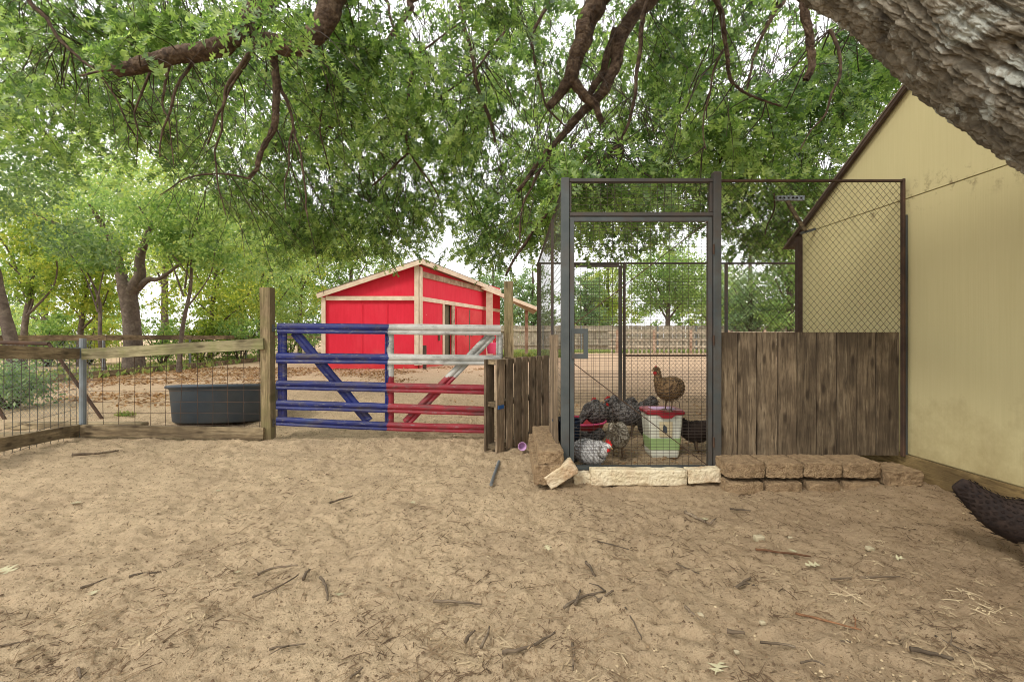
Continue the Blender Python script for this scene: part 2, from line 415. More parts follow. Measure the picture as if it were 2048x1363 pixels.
# ------------------------------------------------------------------ yellow shed
def mat_siding():
    n = N('yellow_siding_paint'); co = n.coord(rand=False); st = n.coord((1, 26, .8), rand=False)
    a = n.noise(st, 3, 6, .6); big = n.noise(co, 1.1, 5, .6)
    c = n.ramp(a, [(.3, lin(204, 193, 144)), (.7, lin(209, 198, 150))])
    c = n.mix(n.ramp(big, [(.4, BK), (.75, (.35, .35, .35, 1))]), c, lin(196, 184, 138))
    sep = n.new('ShaderNodeSeparateXYZ'); n.l(co, sep.inputs[0])
    up = n.math('ADD', n.math('MULTIPLY', sep.outputs['Z'], -.75), n.math('MULTIPLY', n.noise(co, 5, 6, .75), .9))
    c = n.mix(n.ramp(up, [(.0, BK), (.45, (.65, .65, .65, 1))]), c, lin(146, 126, 84))     # mud splash
    seam = n.math('ABSOLUTE', n.math('SUBTRACT', sep.outputs['Z'], 1.98))
    mold = n.math('MULTIPLY', n.ramp(seam, [(.0, WH), (.16, BK)]), n.ramp(n.noise(co, 9, 6, .75), [(.54, BK), (.68, WH)]))
    c = n.mix(mold, c, lin(112, 92, 66))
    v = n.new('ShaderNodeTexVoronoi'); n.l(n.coord(rand=False), v.inputs['Vector']); v.inputs['Scale'].default_value = 3.2
    c = n.mix(n.ramp(v.outputs['Distance'], [(.012, WH), (.03, BK)]), c, lin(70, 56, 40))
    n.col(c)
    w_ = n.new('ShaderNodeTexWave'); w_.bands_direction = 'Y'; n.l(n.coord(rand=False), w_.inputs['Vector'])
    w_.inputs['Scale'].default_value = 22; w_.inputs['Distortion'].default_value = 1.5; w_.inputs['Detail'].default_value = 3
    n.bump(n.mix(.5, w_.outputs[0], a), .14, .003); n.b.inputs['Roughness'].default_value = .75
    return n.m
M['siding'] = mat_siding()
def wx(Y): return 2.80-.0275*(Y-3.2)         # left face of the shed
Y1, Y0, YR = 4.34, -1.0, 1.75
slope = .655; ze = 2.0; zr = ze+slope*(Y1-YR)
shed = empty('garden_shed', (3.6, 2, 0), 'pale yellow wooden shed with steep gable beside the chicken pen', 'shed')
def gtop(Y): return ze+slope*(Y1-Y) if Y > YR else zr-slope*(YR-Y)
zs = 1.975
b = MB(); b.prism([(wx(Y1), Y1, .17), (wx(Y0), Y0, .17), (wx(Y0), Y0, zs-.004), (wx(Y1), Y1, zs-.004)], (.012, 0, 0)); b.build('lower_siding_panel', M['siding'], shed, origin=(0, 0, 0))
pl = [(Y1, zs+.001), (Y0, zs+.001), (Y0, gtop(Y0)), (YR, zr), (Y1, gtop(Y1))]
b = MB(); b.prism([(wx(a)-.004, a, z) for a, z in pl], (.016, 0, 0)); b.build('upper_siding_panel', M['siding'], shed, origin=(0, 0, 0))
b = MB(); b.prism([(wx(Y1)+.012, Y1-.01, .0), (wx(Y0)+.012, Y0, .0), (wx(Y0)+.012, Y0, 2), (wx(Y1)+.012, Y1-.01, 2)], (2.6, 0, 0)); b.build('wall', M['siding'], shed, origin=(0, 0, 0))
M['skirt'] = m_wood('shed_skirt_board', lin(104, 86, 56), lin(146, 124, 82), lin(172, 150, 104), 'Y')
b = MB(); b.bar((wx(Y1)-.006, Y1, .07), (wx(Y0)-.006, Y0, .07), .03, .185); b.build('skirting_board', M['skirt'], shed)
# roof slabs with dark drip edge
for nm, ya, yb in (('roof_slope', Y1+.22, YR), ('roof_slope', YR, Y0-.2)):
    za = gtop(ya) if ya <= Y1 else ze-slope*(ya-Y1)
    zb = gtop(yb) if yb >= Y0 else gtop(Y0)-slope*(Y0-yb)
    b = MB(); b.prism([(wx(ya)-.05, ya, za+.012), (wx(yb)-.05, yb, zb+.012), (wx(yb)-.05, yb, zb+.028), (wx(ya)-.05, ya, za+.028)], (2.8, 0, 0)); b.build(nm, M['roof'], shed)
b = MB(); ya = Y1+.05
b.bar((wx(ya)-.035, ya, ze-slope*.05-.008), (wx(YR)-.035, YR, zr-.008), .025, .022); b.build('rake_trim', M['brown'], shed)
b = MB(); b.bar((wx(Y1)-.012, Y1+.02, .0), (wx(Y1)-.012, Y1+.02, ze-.06), .05, .06, (1, 0, 0)); b.build('corner_trim', M['brown'], shed)
b = MB(); b.box((wx(Y1)-.0, Y1+.11, ze-.075), (.06, .16, .09)); b.build('eave_bracket', M['brown'], shed)

# ------------------------------------------------------------------ chicken pen
PY = 3.2; PB = 6.5; PX0 = .375; PX1 = 2.755
def fx(px, Y=PY): return (px-1024)*Y/F
def fz(py, Y=PY): return CZ+(H-py)*Y/F
pen = empty('chicken_pen', (1.5, PY, .05), 'wire chicken pen with blue-grey steel frame and lower plank wall', 'chicken pen')
def vpost(px0, px1, py0, py1, name, mat, parent=pen, Y=PY, d=.05):
    b = MB(); x0, x1 = fx(px0, Y), fx(px1, Y)
    b.box(((x0+x1)/2, Y, (fz(py0, Y)+fz(py1, Y))/2), (x1-x0, d, fz(py0, Y)-fz(py1, Y)))
    return b.build(name, mat, parent, origin=((x0+x1)/2, Y, 0), bevel=.003)
def hrail(px0, px1, py0, py1, name, mat, parent=pen, Y=PY, d=.035):
    b = MB(); x0, x1 = fx(px0, Y), fx(px1, Y)
    b.box(((x0+x1)/2, Y, (fz(py0, Y)+fz(py1, Y))/2), (x1-x0, d, fz(py0, Y)-fz(py1, Y)))
    return b.build(name, mat, parent, origin=((x0+x1)/2, Y, 0), bevel=.002)
vpost(1122, 1138, 357, 962, 'post', M['steel'])
vpost(1424.5, 1440, 345, 958, 'post', M['steel'])
hrail(1138.3, 1424, 358, 365, 'top_rail', M['steel2'])
vpost(1138.4, 1142, 366, 425, 'frame_tube', M['steel2'], d=.03); vpost(1418, 1424, 366, 425, 'frame_tube', M['steel2'], d=.03)
hrail(1138.3, 1424, 426, 433, 'header_rail', M['steel2'])
wires((fx(1143), PY-.012, fz(425)), (1, 0, 0), (0, 0, 1), fx(1417)-fx(1143), fz(366)-fz(425), .05, .025, .0014, 'transom_mesh', M['wire'], pen)
# door: frame is the part, its pieces are sub-parts
d_ = MB(); x0, x1 = fx(1139.5), fx(1422)
def tubebox(b, a0, a1, b0, b1, d=.032, Y=PY): b.box(((fx(a0, Y)+fx(a1, Y))/2, Y, (fz(b0, Y)+fz(b1, Y))/2), (fx(a1, Y)-fx(a0, Y), d, fz(b0, Y)-fz(b1, Y)))
tubebox(d_, 1139.3, 1147.5, 435, 938); tubebox(d_, 1414.5, 1422.5, 435, 938)
tubebox(d_, 1147.6, 1414.4, 435, 443); tubebox(d_, 1147.6, 1414.4, 930, 938)
door = d_.build('door', M['steel'], pen, origin=(fx(1280), PY, .1))
wires((fx(1148), PY-.012, fz(930)), (1, 0, 0), (0, 0, 1), fx(1414)-fx(1148), fz(443)-fz(930), .0445, .0222, .0014, 'door_mesh', M['wire'], door)
for a, c in (((1148, 648), (1413, 444)), ((1148, 727), (1413, 929))):
    MB().tube([(fx(a[0]), PY-.018, fz(a[1])), (fx(c[0]), PY-.018, fz(c[1]))], .003, 6).build('brace_rod', M['rust'], door)
b = MB(); tubebox(b, 1143, 1176, 657, 667, .01, PY-.024); tubebox(b, 1143, 1176, 707, 717, .01, PY-.024)
tubebox(b, 1167, 1176, 667.1, 706.9, .01, PY-.024); tubebox(b, 1143, 1148, 667.1, 706.9, .01, PY-.024); b.build('latch_plate', M['steel'], door)
for py in (500, 680, 882):
    MB().tube([(fx(1423.6), PY-.03, fz(py+10)), (fx(1423.6), PY-.03, fz(py-10))], .007, 8).build('hinge', M['rust'], door)
# upper chain link panel, right of the door
hrail(1440.2, 1803, 359.5, 364, 'chain_link_frame', M['rust'], d=.02)
vpost(1803.2, 1808, 358, 912, 'end_post', M['rust'], d=.03)
vpost(1809, 1812.5, 430, 915, 'blue_end_stake', M['steel'], d=.03, Y=PY+.03)
wires((fx(1440.4), PY, fz(664)), (1, 0, 0), (0, 0, 1), fx(1803)-fx(1440.4), fz(364)-fz(664), .0445, .86, .0013, 'chain_link', M['wire'], pen, diamond=True)
# nine lower planks
def plank_me(name, wd, hg, th, mat, seed=0):
    rr = random.Random(seed); b = MB(); n = 5
    for i in range(n+1):
        z = hg*i/n; j = [rr.uniform(-.0025, .0025) for _ in range(3)]
        xl, xr = -wd/2+j[0], wd/2+j[1]; dy = j[2]
        for (xx, yy) in ((xl, -th/2+dy), (xr, -th/2+dy*.3), (xr, th/2), (xl, th/2)): b.v.append(Vector((xx, yy, z)))
    for i in range(n):
        for k in range(4):
            a = i*4+k; c = i*4+(k+1) % 4; b.f.append((a, c, c+4, a+4))
    b.f.append((3, 2, 1, 0)); e = n*4; b.f.append((e, e+1, e+2, e+3))
    me = bpy.data.meshes.new(name); me.from_pydata([tuple(v) for v in b.v], [], b.f); me.materials.append(mat); me.update(); return me
edges = [1443, 1477.5, 1516, 1558, 1597, 1636.5, 1676.5, 1717.5, 1756, 1802]
for i in range(9):
    a, c = edges[i], edges[i+1]; wd = fx(c)-fx(a)-.009
    me = plank_me('plank', wd, fz(664)-fz(911), .02, M['plank'], i+3)
    o = link_mesh('plank', me, pen, ((fx(a)+fx(c))/2, PY+.028+random.uniform(-.004, .004), fz(911)))
b = MB(); b.box(((fx(1443)+fx(1802))/2, PY+.065, fz(700)), (fx(1802)-fx(1443), .03, .07)); b.box(((fx(1443)+fx(1802))/2, PY+.065, fz(860)), (fx(1802)-fx(1443), .03, .07)); b.build('plank_rail', M['boardx2'], pen)
# left side of the pen, going back
b = MB(); b.tube([(PX0+.01, PB, .0), (PX0+.01, PB, 2.05)], .03, 8); b.build('rear_post', M['rust'], pen)
MB().tube([(PX0, PY+.03, 2.08), (PX0, PB, 2.05)], .014, 6).build('side_rail', M['steel2'], pen)
wires((PX0-.01, PY+.03, .15), (0, 1, 0), (0, 0, 1), PB-PY-.06, 1.9, .05, .05, .0013, 'side_mesh', M['wire2'], pen)
MB().box((PX0-.02, 4.0, 1.05), (.022, .04, 1.95)).build('side_post', M['steel2'], pen)
for k in range(4):
    me = plank_me('side_plank', .13, .85, .018, M['greyplank'], k+40)
    o = link_mesh('side_plank', me, pen, (PX0-.055-.0*k, PY+.1+.135*k, .16)); o.rotation_euler.z = R(90)
# rear wall of the pen
MB().tube([(PX0+.04, PB, 2.04), (4.2, PB, 2.04)], .014, 6).build('rear_rail', M['steel2'], pen)
MB().tube([(fx(1248, PB), PB, fz(711, PB)), (4.2, PB, fz(711, PB))], .012, 6).build('rear_midrail', M['rust'], pen)
wires((fx(1250, PB), PB, .05), (1, 0, 0), (0, 0, 1), 4.2-fx(1250, PB), 1.98, .056, .86, .0016, 'rear_chain_link', M['wire'], pen, diamond=True)
for px in (1249, 1453, 1600): MB().tube([(fx(px, PB), PB+.01, .0), (fx(px, PB), PB+.01, 2.04)], .024 if px != 1249 else .02, 8).build('rear_post', M['steel2'], pen)
rd = MB()
for q in ((1143, 1148, 530, 812), (1237, 1244, 530, 812), (1148.1, 1236.9, 528, 534), (1148.1, 1236.9, 808, 813)): tubebox(rd, *q, .03, PB-.05)
rdo = rd.build('rear_door', M['steel2'], pen, origin=(fx(1195, PB), PB-.05, .0))
wires((fx(1148, PB), PB-.06, fz(808, PB)), (1, 0, 0), (0, 0, 1), fx(1237, PB)-fx(1148, PB), fz(534, PB)-fz(808, PB), .06, .05, .0018, 'rear_door_mesh', M['wire'], rdo)
# far right side, against the shed
MB().bar((PX0+.05, PY+.05, 2.09), (PX0+.05, PY+.05, 2.1), .01, .01).build('wire_tie', M['wire'], pen)

# ------------------------------------------------------------------ blocks
def rough_me(name, size, mat, amp=.008, cuts=5, seed=0, bulge=0.0, taper=0.0):
    import bmesh, mathutils.noise as mn
    bm = bmesh.new(); bmesh.ops.create_cube(bm, size=1.0)
    bmesh.ops.subdivide_edges(bm, edges=bm.edges[:], cuts=cuts, use_grid_fill=True)
    for v in bm.verts:
        p = v.co.copy(); q = Vector((p.x*size[0], p.y*size[1], p.z*size[2]))
        # rounded rim
        for ax in range(3):
            for bx in range(3):
                if ax != bx and abs(p[ax]) > .49 and abs(p[bx]) > .49: q[ax] -= math.copysign(amp*.3, p[ax])
        if bulge and p.y < -.4: q.y -= bulge*(1-(2*p.x)**2)
        q.x *= 1-taper*(p.y+.5)
        n = mn.noise_vector(q*42+Vector((seed*7.1, seed*3.3, 0)))*amp+mn.noise_vector(q*9+Vector((seed*5.1, 0, 1)))*amp*.6+mn.noise_vector(q*95)*amp*.5
        v.co = q+n
    me = bpy.data.meshes.new(name); bm.to_mesh(me); bm.free(); me.materials.append(mat)
    for f in me.polygons: f.use_smooth = mat.name != 'tan_split_concrete'
    return me
M['concrete'] = m_plain('tan_split_concrete', lin(188, 160, 124), lin(136, 112, 84), 26, 1, 0, 1.0, .03, dirt=lin(196, 168, 130), dirtamt=.6)
bd = ['first retaining block right of the pen door, tan split face concrete', 'second dusty retaining block from the door, feather bits on top',
      'middle retaining block of the five below the plank wall', 'fourth retaining block from the door, under the split plank',
      'end retaining block nearest the yellow shed, set forward and lower']
for i, (a, c) in enumerate(((1452, 1530), (1532, 1606), (1608, 1683), (1685, 1762), (1764, 1838))):
    wd = fx(c, 3.0)-fx(a, 3.0)
    me = rough_me('retaining_block', (wd*.962, .22, .098), M['concrete'], .0065, 20, i, .010, .03)
    o = link_mesh('retaining_block', me, None, ((fx(a, 3.0)+fx(c, 3.0))/2, 3.10-(.03 if i == 4 else 0), .118-(.045 if i == 4 else 0))); o.rotation_euler.z = R(random.uniform(-1.5, 1.5))
    tag(o, bd[i], 'concrete block', 'tan retaining blocks along the foot of the plank wall')
for i, (a, c) in enumerate(((1456, 1530), (1535, 1606), (1620, 1683), (1692, 1764))):
    wd = fx(c, 2.96)-fx(a, 2.96)
    me = rough_me('buried_block', (wd, .24, .09), M['concrete'], .006, 7, i+20, .018, .12)
    o = link_mesh('buried_block', me, None, ((fx(a, 2.96)+fx(c, 2.96))/2, 3.09, .0))
    tag(o, ['half buried lower block under the first block right of the door', 'half buried lower block under the second block from the door', 'half buried lower block under the middle block', 'mostly buried lower block under the fourth block'][i], 'concrete block', 'buried lower course of retaining blocks')
lb = ['front top block of the dusty stack left of the pen door', 'second top block of the stack left of the pen, further back', 'rearmost top block of the stack beside the pallet']
for i, Yc in enumerate((3.16, 3.50, 3.84)):
    me = rough_me('stack_block', (.165, .30, .09), M['concrete'], .008, 13, i+30, .012)
    o = link_mesh('stack_block', me, None, (.262, Yc+.02, .195-.012*i)); tag(o, lb[i], 'concrete block', 'dusty blocks stacked left of the pen door')
    me = rough_me('stack_block', (.20, .31, .13), M['concrete'], .008, 13, i+40, .012)
    o = link_mesh('stack_block', me, None, (.245, Yc, .085)); tag(o, ['front lower block of the stack left of the pen door', 'middle lower block of the stack left of the pen', 'rear lower block of the stack beside the pallet'][i], 'concrete block', 'dusty blocks stacked left of the pen door')
def lime(a, c, py0, py1, Yf, d, lab, seed, tilt=0, name='limestone_block'):
    x0, x1 = fx(a, Yf), fx(c, Yf); z1, z0 = fz(py0, Yf), fz(py1, Yf)
    me = rough_me(name, (x1-x0, d, z1-z0), M['lime'], .006, 12, seed)
    o = link_mesh(name, me, None, ((x0+x1)/2, Yf+d/2, (z0+z1)/2)); o.rotation_euler.y = R(tilt)
    tag(o, lab, 'stone block'); return o
lime(1182, 1375, 940, 971, 3.07, .085, 'long cream limestone bar lying under the pen door', 1, .4)
lime(1376, 1443, 938, 966, 3.08, .08, 'short cream limestone piece at the right end of the door sill', 2, -2)
lime(1148, 1181, 946, 971, 3.10, .07, 'small cream stone cube between the tilted block and the long bar', 3)
o = lime(1090, 1156, 935, 964, 2.98, .09, 'tilted cream stone block leaning up left of the pen door', 4, -33)

# ------------------------------------------------------------------ pallet
pal = empty('wooden_pallet', P(1035, 890, 4.2), 'weathered grey wooden pallet standing on edge beside the gate', 'pallet')
pa, pb_ = Vector((-.175, 3.93, 0)), Vector((.325, 4.62, 0)); pd = (pb_-pa).normalized(); pnrm = Vector((pd.y, -pd.x, 0)); Lp = (pb_-pa).length
ang = math.atan2(pd.y, pd.x)
for i, (t, wd, side) in enumerate(((.05, .10, 0), (.22, .085, 0), (.36, .085, 0), (.50, .08, 0), (.64, .08, 0), (.78, .08, 0), (.93, .10, 0), (.04, .12, 1), (.35, .1, 1), (.66, .1, 1), (.94, .12, 1))):
    me = plank_me('slat', wd, .80+random.uniform(-.008, .004), .018, M['greyplank'], 60+i)
    c = pa+pd*(t*Lp)+pnrm*(.055 if side == 0 else -.055)
    o = link_mesh('slat', me, pal, (c.x, c.y, .005)); o.rotation_euler.z = ang
for z in (.045, .41, .775):
    b = MB(); b.bar(pa+Vector((0, 0, z)), pb_+Vector((0, 0, z)), .088, .04); b.build('stringer', M['boardx2'], pal, origin=(pa.x, pa.y, z))
b = MB(); c = pa+pd*.0+pnrm*.07+Vector((0, 0, .39)); b.bar(c, c+pd*.08, .008, .03); b.build('blue_strap', M['bluep'], pal)

# ------------------------------------------------------------------ painted farm gate
def mat_gate():
    n = N('gate_paint'); co = n.coord(rand=False); sep = n.new('ShaderNodeSeparateXYZ'); n.l(co, sep.inputs[0])
    e = n.noise(co, 9, 4, .7); fx_ = n.math('ADD', sep.outputs['X'], n.math('MULTIPLY', n.math('SUBTRACT', e, .5), .12))
    fz_ = n.math('ADD', sep.outputs['Z'], n.math('MULTIPLY', n.math('SUBTRACT', e, .5), .12))
    big = n.noise(co, 3.2, 5, .65)
    blue = n.ramp(big, [(.35, lin(20, 24, 76)), (.6, lin(26, 38, 104)), (.8, lin(44, 74, 122))])
    white = n.ramp(big, [(.3, lin(140, 142, 136)), (.55, lin(182, 180, 172)), (.8, lin(150, 146, 136))])
    red = n.ramp(big, [(.3, lin(112, 24, 34)), (.6, lin(144, 34, 46)), (.85, lin(108, 60, 58))])
    lo = n.mix(n.ramp(fz_, [(.600, BK), (.606, WH)]), red, white)
    c = n.mix(n.ramp(n.math('ADD', fx_, 2.0), [(.792, BK), (.802, WH)]), blue, lo)
    ch = n.noise(n.coord((3, 3, 12), rand=False), 4, 7, .8)
    c = n.mix(n.ramp(ch, [(.56, BK), (.63, (.7, .7, .7, 1))]), c, lin(120, 118, 112))
    gr = n.noise(n.coord((1, 1, 3), rand=False), 2.6, 7, .75)
    c = n.mix(n.ramp(gr, [(.5, BK), (.66, (.75, .75, .75, 1))]), c, lin(70, 62, 56))
    n.col(c); n.b.inputs['Roughness'].default_value = .5; n.b.inputs['Specular IOR Level'].default_value = .35
    n.bump(n.noise(co, 60, 4), .15, .003); return n.m
M['gate'] = mat_gate()
GYd = 4.42
gate = empty('farm_gate', (fx(780, GYd), GYd, 0), 'metal farm gate painted dark blue, white and red with two diagonals', 'gate')
WO[gate] = Vector((0, 0, 0)); gate.location = (0, 0, 0)
prof = [(0, -.053), (-.016, -.050), (-.020, -.034), (-.014, -.022), (-.013, -.012), (-.021, -.002), (-.025, .014), (-.022, .030), (-.014, .044), (0, .053)]
def corr(b, A, Bp, hgt, sag=None, fl=0.0):
    """corrugated rail from A to B, profile faces -Y"""
    n = 14; base = len(b.v); A = Vector(A); Bp = Vector(Bp); d = (Bp-A).normalized(); up = Vector((0, 1, 0)).cross(d); up = -up if up.z < 0 else up
    if abs(d.z) > .99: up = Vector((1, 0, 0))
    pr = prof+[(.006, .046), (-.008, .012), (-.008, -.012), (.006, -.046)]
    for i in range(n+1):
        t = i/n; c = A.lerp(Bp, t); dz = (sag(t) if sag else 0); sc = 1+random.uniform(-.04, .04)
        for (yy, zz) in pr: b.v.append(c+up*(zz*hgt/.1*sc)+Vector((0, yy+random.uniform(-.001, .001), dz)))
    k = len(pr)
    for i in range(n):
        for j in range(k): b.f.append((base+i*k+j, base+i*k+(j+1) % k, base+(i+1)*k+(j+1) % k, base+(i+1)*k+j))
    b.f.append(tuple(base+j for j in range(k))); b.f.append(tuple(base+n*k+j for j in reversed(range(k))))
rails = [((556, 656), (1002, 660), .098, None), ((554, 715.5), (1003, 720), .095, None), ((554, 769), (980, 779), .088, None),
         ((554, 808.5), (980, 822), .088, None), ((554, 841), (980, 857), .08, lambda t: -.012*math.sin(t*3.1))]
for (a, c, h, sg) in rails:
    b = MB(); corr(b, P(a[0], a[1], GYd), P(c[0], c[1], GYd), h, sg); b.build('rail', M['gate'], gate, origin=(0, 0, 0))
for (px, y0, y1, wd) in ((565.5, 662, 842, .082), (779, 662, 845, .082), (999, 665, 845, .06)):
    b = MB(); corr(b, P(px, y0, GYd+.028), P(px, y1, GYd+.028), wd); b.build('stile', M['gate'], gate, origin=(0, 0, 0))
for (a, c) in (((590, 664), (738, 842)), ((985, 668), (812, 845))):
    b = MB(); corr(b, P(a[0], a[1], GYd+.05), P(c[0], c[1], GYd+.05), .088); b.build('diagonal_brace', M['gate'], gate, origin=(0, 0, 0))
for py in (656, 845):
    b = MB(); p = P(552, py, GYd); b.tube([p+Vector((-.09, 0, 0)), p+Vector((.03, 0, 0))], .012, 8); b.tube([p+Vector((-.03, 0, -.035)), p+Vector((-.03, 0, .035))], .016, 8); b.build('hinge', M['steel'], gate, origin=(0, 0, 0))

# ------------------------------------------------------------------ gate posts and near wire fence
def post(loc, wd, h, label, name='gate_post', lean=(0, 0), mat=None):
    me = plank_me(name, wd, h+.05, wd, mat or M['post'], int(abs(loc[0])*10)+5)
    o = link_mesh(name, me, None, (loc[0], loc[1], -.05)); o.rotation_euler = (R(lean[0]), R(lean[1]), 0)
    tag(o, label, 'post'); return o
post((fx(1017.5, 4.5), 4.52, 0), .092, 1.54, 'mossy square wooden post between the gate and the pallet')
fence = empty('wire_fence', (-3.2, GYd, 0), 'low wire fence with mossy boards left of the blue gate', 'fence')
XL, XR = fx(162, GYd), fx(537, GYd)
me = plank_me('wood_post', .098, 1.52, .095, M['post'], 9); o = link_mesh('wood_post', me, fence, (XR, GYd, -.05)); o.rotation_euler.y = R(-.4)
MB().tube([(XL, GYd+.02, -.05), (XL, GYd+.02, .98)], .028, 12).build('steel_post', M['galv'], fence, origin=(XL, GYd, .5))
def board(A, Bp, h, t, name, mat, parent):
    b = MB(); A = Vector(A); Bp = Vector(Bp); d = Bp-A; L = d.length; n = 6
    me = plank_me(name, h, L, t, mat, int(L*100)); o = link_mesh(name, me, parent, A)
    d.normalize(); z = d; yv = Vector((0, 0, 1)).cross(d).normalized(); xv = yv.cross(z)
    o.rotation_euler = Matrix((xv, yv, z)).transposed().to_euler(); return o
M['boardv'] = m_wood('mossy_board_v', lin(108, 100, 74), lin(154, 144, 110), lin(184, 172, 138), 'Z', moss=lin(128, 134, 78))
M['boardv2'] = m_wood('grey_brown_board_v', lin(96, 82, 62), lin(146, 128, 98), lin(180, 162, 128), 'Z')
yb = GYd-.06
board(P(166, 708, yb), P(528, 687, yb), .105, .035, 'board', M['boardv'], fence)
board(P(164, 860, yb), P(528, 866, yb), .11, .035, 'board', M['boardv2'], fence)
board(P(155, 707.5, yb), P(-60, 702, 3.1), .1, .035, 'board', M['boardv2'], fence)
board(P(155, 859, yb), P(-60, 900, 3.05), .1, .035, 'board', M['boardv2'], fence)
for py in (705, 858):
    MB().box((XL-.02, GYd-.05, fz(py, GYd)), (.04, .08, .10)).build('bracket', M['galv'], fence)
wires((XL+.05, GYd+.02, .02), (1, 0, 0), (0, 0, 1), XR-XL-.1, .88, .152, .112, .0024, 'wire_mesh', M['rust'], fence, wob=.008, seed=3)
La = P(-60, 700, 3.1); Ld = Vector((La.x-XL, La.y-GYd, 0))
wires((XL-.03, GYd-.02, .0), tuple(Ld), (0, 0, 1), Ld.length, .92, .10, .10, .0022, 'wire_mesh', M['wire2'], fence, wob=.012, seed=4)

# leaning chain link panel, timbers, tank behind it
pan = empty('chain_link_panel', P(90, 842, 5.6), 'old chain link panel with rusty pipe leaning behind the corner post', 'fence panel')
MB().tube([P(-60, 683, 5.4), P(98, 687, 5.4)], .024, 8).build('top_pipe', M['rust'], pan)
MB().tube([P(98, 687, 5.4), P(205, 838, 5.5)], .018, 8).build('diagonal_pipe', M['rust'], pan)
MB().tube([P(-60, 720, 5.45), P(14, 845, 5.45)], .02, 8).build('diagonal_pipe', M['rust'], pan)
A = P(-70, 842, 5.5); wires((A.x, 5.5, .02), (1, 0, .0), (0, 0, 1), 1.55, .92, .05, .8, .0012, 'chain_link', M['galv'], pan, diamond=True)
def timber(a, c, h, d, label, mat='timber'):
    A, B_ = GP(*a), GP(*c); A.z += h/2-.01; B_.z += h/2-.01
    b = MB(); L = (B_-A).length; mid = (A+B_)/2
    me = rough_me('landscape_timber', (L, d, h), M[mat], .004, 6, int(L*10)); o = link_mesh('landscape_timber', me, None, mid)
    o.rotation_euler = (0, -math.asin((B_.z-A.z)/L), math.atan2(B_.y-A.y, B_.x-A.x)); tag(o, label, 'timber'); return o
timber((20, 856), (290, 857), .08, .1, 'long round-edged grey timber on the sand behind the near fence')
timber((-80, 880), (150, 874), .07, .1, 'pale timber at the lower left corner behind the wire')
tank = empty('stock_tank', (0, 0, 0), 'big black rubber stock tank standing behind the wire fence', 'tank')
b = MB(); pr = [(.0, .0), (.50, .0), (.53, .02), (.575, .36), (.60, .385), (.605, .405), (.59, .415), (.565, .40), (.555, .37), (.51, .05), (0, .04)]
b.lathe(pr, (0, 0, 0), 48, 1.06, .98); b.build('tub', M['tank'], tank, smooth=True)
b = MB(); b.lathe([(.602, .375), (.622, .385), (.622, .405), (.602, .416)], (0, 0, 0), 48, 1.06, .98); b.build('rim', M['tank'], tank, smooth=True)
tank.location = (-3.39, 5.38, .0); tank.rotation_euler = (R(-6.5), R(-1.0), 0); tank.scale = (.93, .93, 1.02)

# ------------------------------------------------------------------ paddock fence running back on the left
pf = empty('paddock_fence', (-10, 16, 0), 'long low paddock fence with grey top rail and wire along the trees', 'fence')
WO[pf] = Vector((0, 0, 0)); pf.location = (0, 0, 0)
for i, (ya, yc) in enumerate(((8.2, 11.2), (11.2, 14.2), (14.2, 17.2), (17.2, 20.2), (20.2, 23.2), (23.2, 26.2))):
    board((-10, ya, .955+.01*(i % 2)), (-10, yc-.01, .965), .13, .04, 'top_rail', M['boardv2'], pf)
    board((-9.95, ya, .07), (-9.95, yc-.01, .08), .18, .04, 'bottom_board', M['boardv2'], pf)
    MB().tube([(-10.05, ya, -.05), (-10.05, ya, .98)], .03, 8).build('post', M['galv'], pf, origin=(-10.05, ya, 0))
wires((-10, 8.2, .1), (0, 1, 0), (0, 0, 1), 18, .85, .15, .12, .003, 'wire_mesh', M['wire2'], pf)
board((-10, 26.2, .96), (-5.2, 27.6, .96), .13, .04, 'top_rail', M['boardv2'], pf)

# ------------------------------------------------------------------ red barn
barn = empty('red_barn', (-3, 15, 0), 'bright red barn with cream trim and single slope roof behind the gate', 'barn')
WO[barn] = Vector((0, 0, 0)); barn.location = (0, 0, 0)
def mat_red():
    n = N('red_barn_paint'); co = n.coord(rand=False); st = n.coord((6, 6, .7), rand=False)
    a = n.noise(st, 2.5, 5, .6); b_ = n.noise(co, .9, 5, .65)
    c = n.ramp(a, [(.3, lin(214, 34, 56)), (.7, lin(224, 42, 66))])
    c = n.mix(n.ramp(b_, [(.45, BK), (.75, (.45, .45, .45, 1))]), c, lin(226, 70, 84))
    v = n.new('ShaderNodeTexVoronoi'); n.l(co, v.inputs['Vector']); v.inputs['Scale'].default_value = 1.6
    c = n.mix(n.ramp(v.outputs['Distance'], [(.02, WH), (.05, BK)]), c, lin(228, 130, 130))
    sp = n.new('ShaderNodeSeparateXYZ'); n.l(co, sp.inputs[0]); dz = n.math('SUBTRACT', n.math('MULTIPLY', b_, .9), n.math('MULTIPLY', sp.outputs['Z'], .8))
    c = n.mix(n.ramp(dz, [(.05, BK), (.45, (.7, .7, .7, 1))]), c, lin(190, 116, 96)); n.col(c)
    n.bump(a, .3, .01); n.b.inputs['Roughness'].default_value = .7; return n.m
M['red'] = mat_red()
M['red2'] = m_plain('faded_red_door', lin(214, 60, 66), lin(200, 50, 58), 3, .75, dirt=lin(224, 96, 96), dirtamt=.5)
Ac = Vector((-2.9, 14, 0)); Bc = Vector((-.55, 21, 0)); Cc = Vector((-5.83, 14, 0)); sdn = (Bc-Ac).normalized(); sn = Vector((sdn.y, -sdn.x, 0))
zt = 2.25; zp = 3.26
def side(px): # distance along the side wall seen at px
    k = (px-1024)/F; t = (k*Ac.y-Ac.x)/(sdn.x-k*sdn.y); return t
back = sdn*7.0
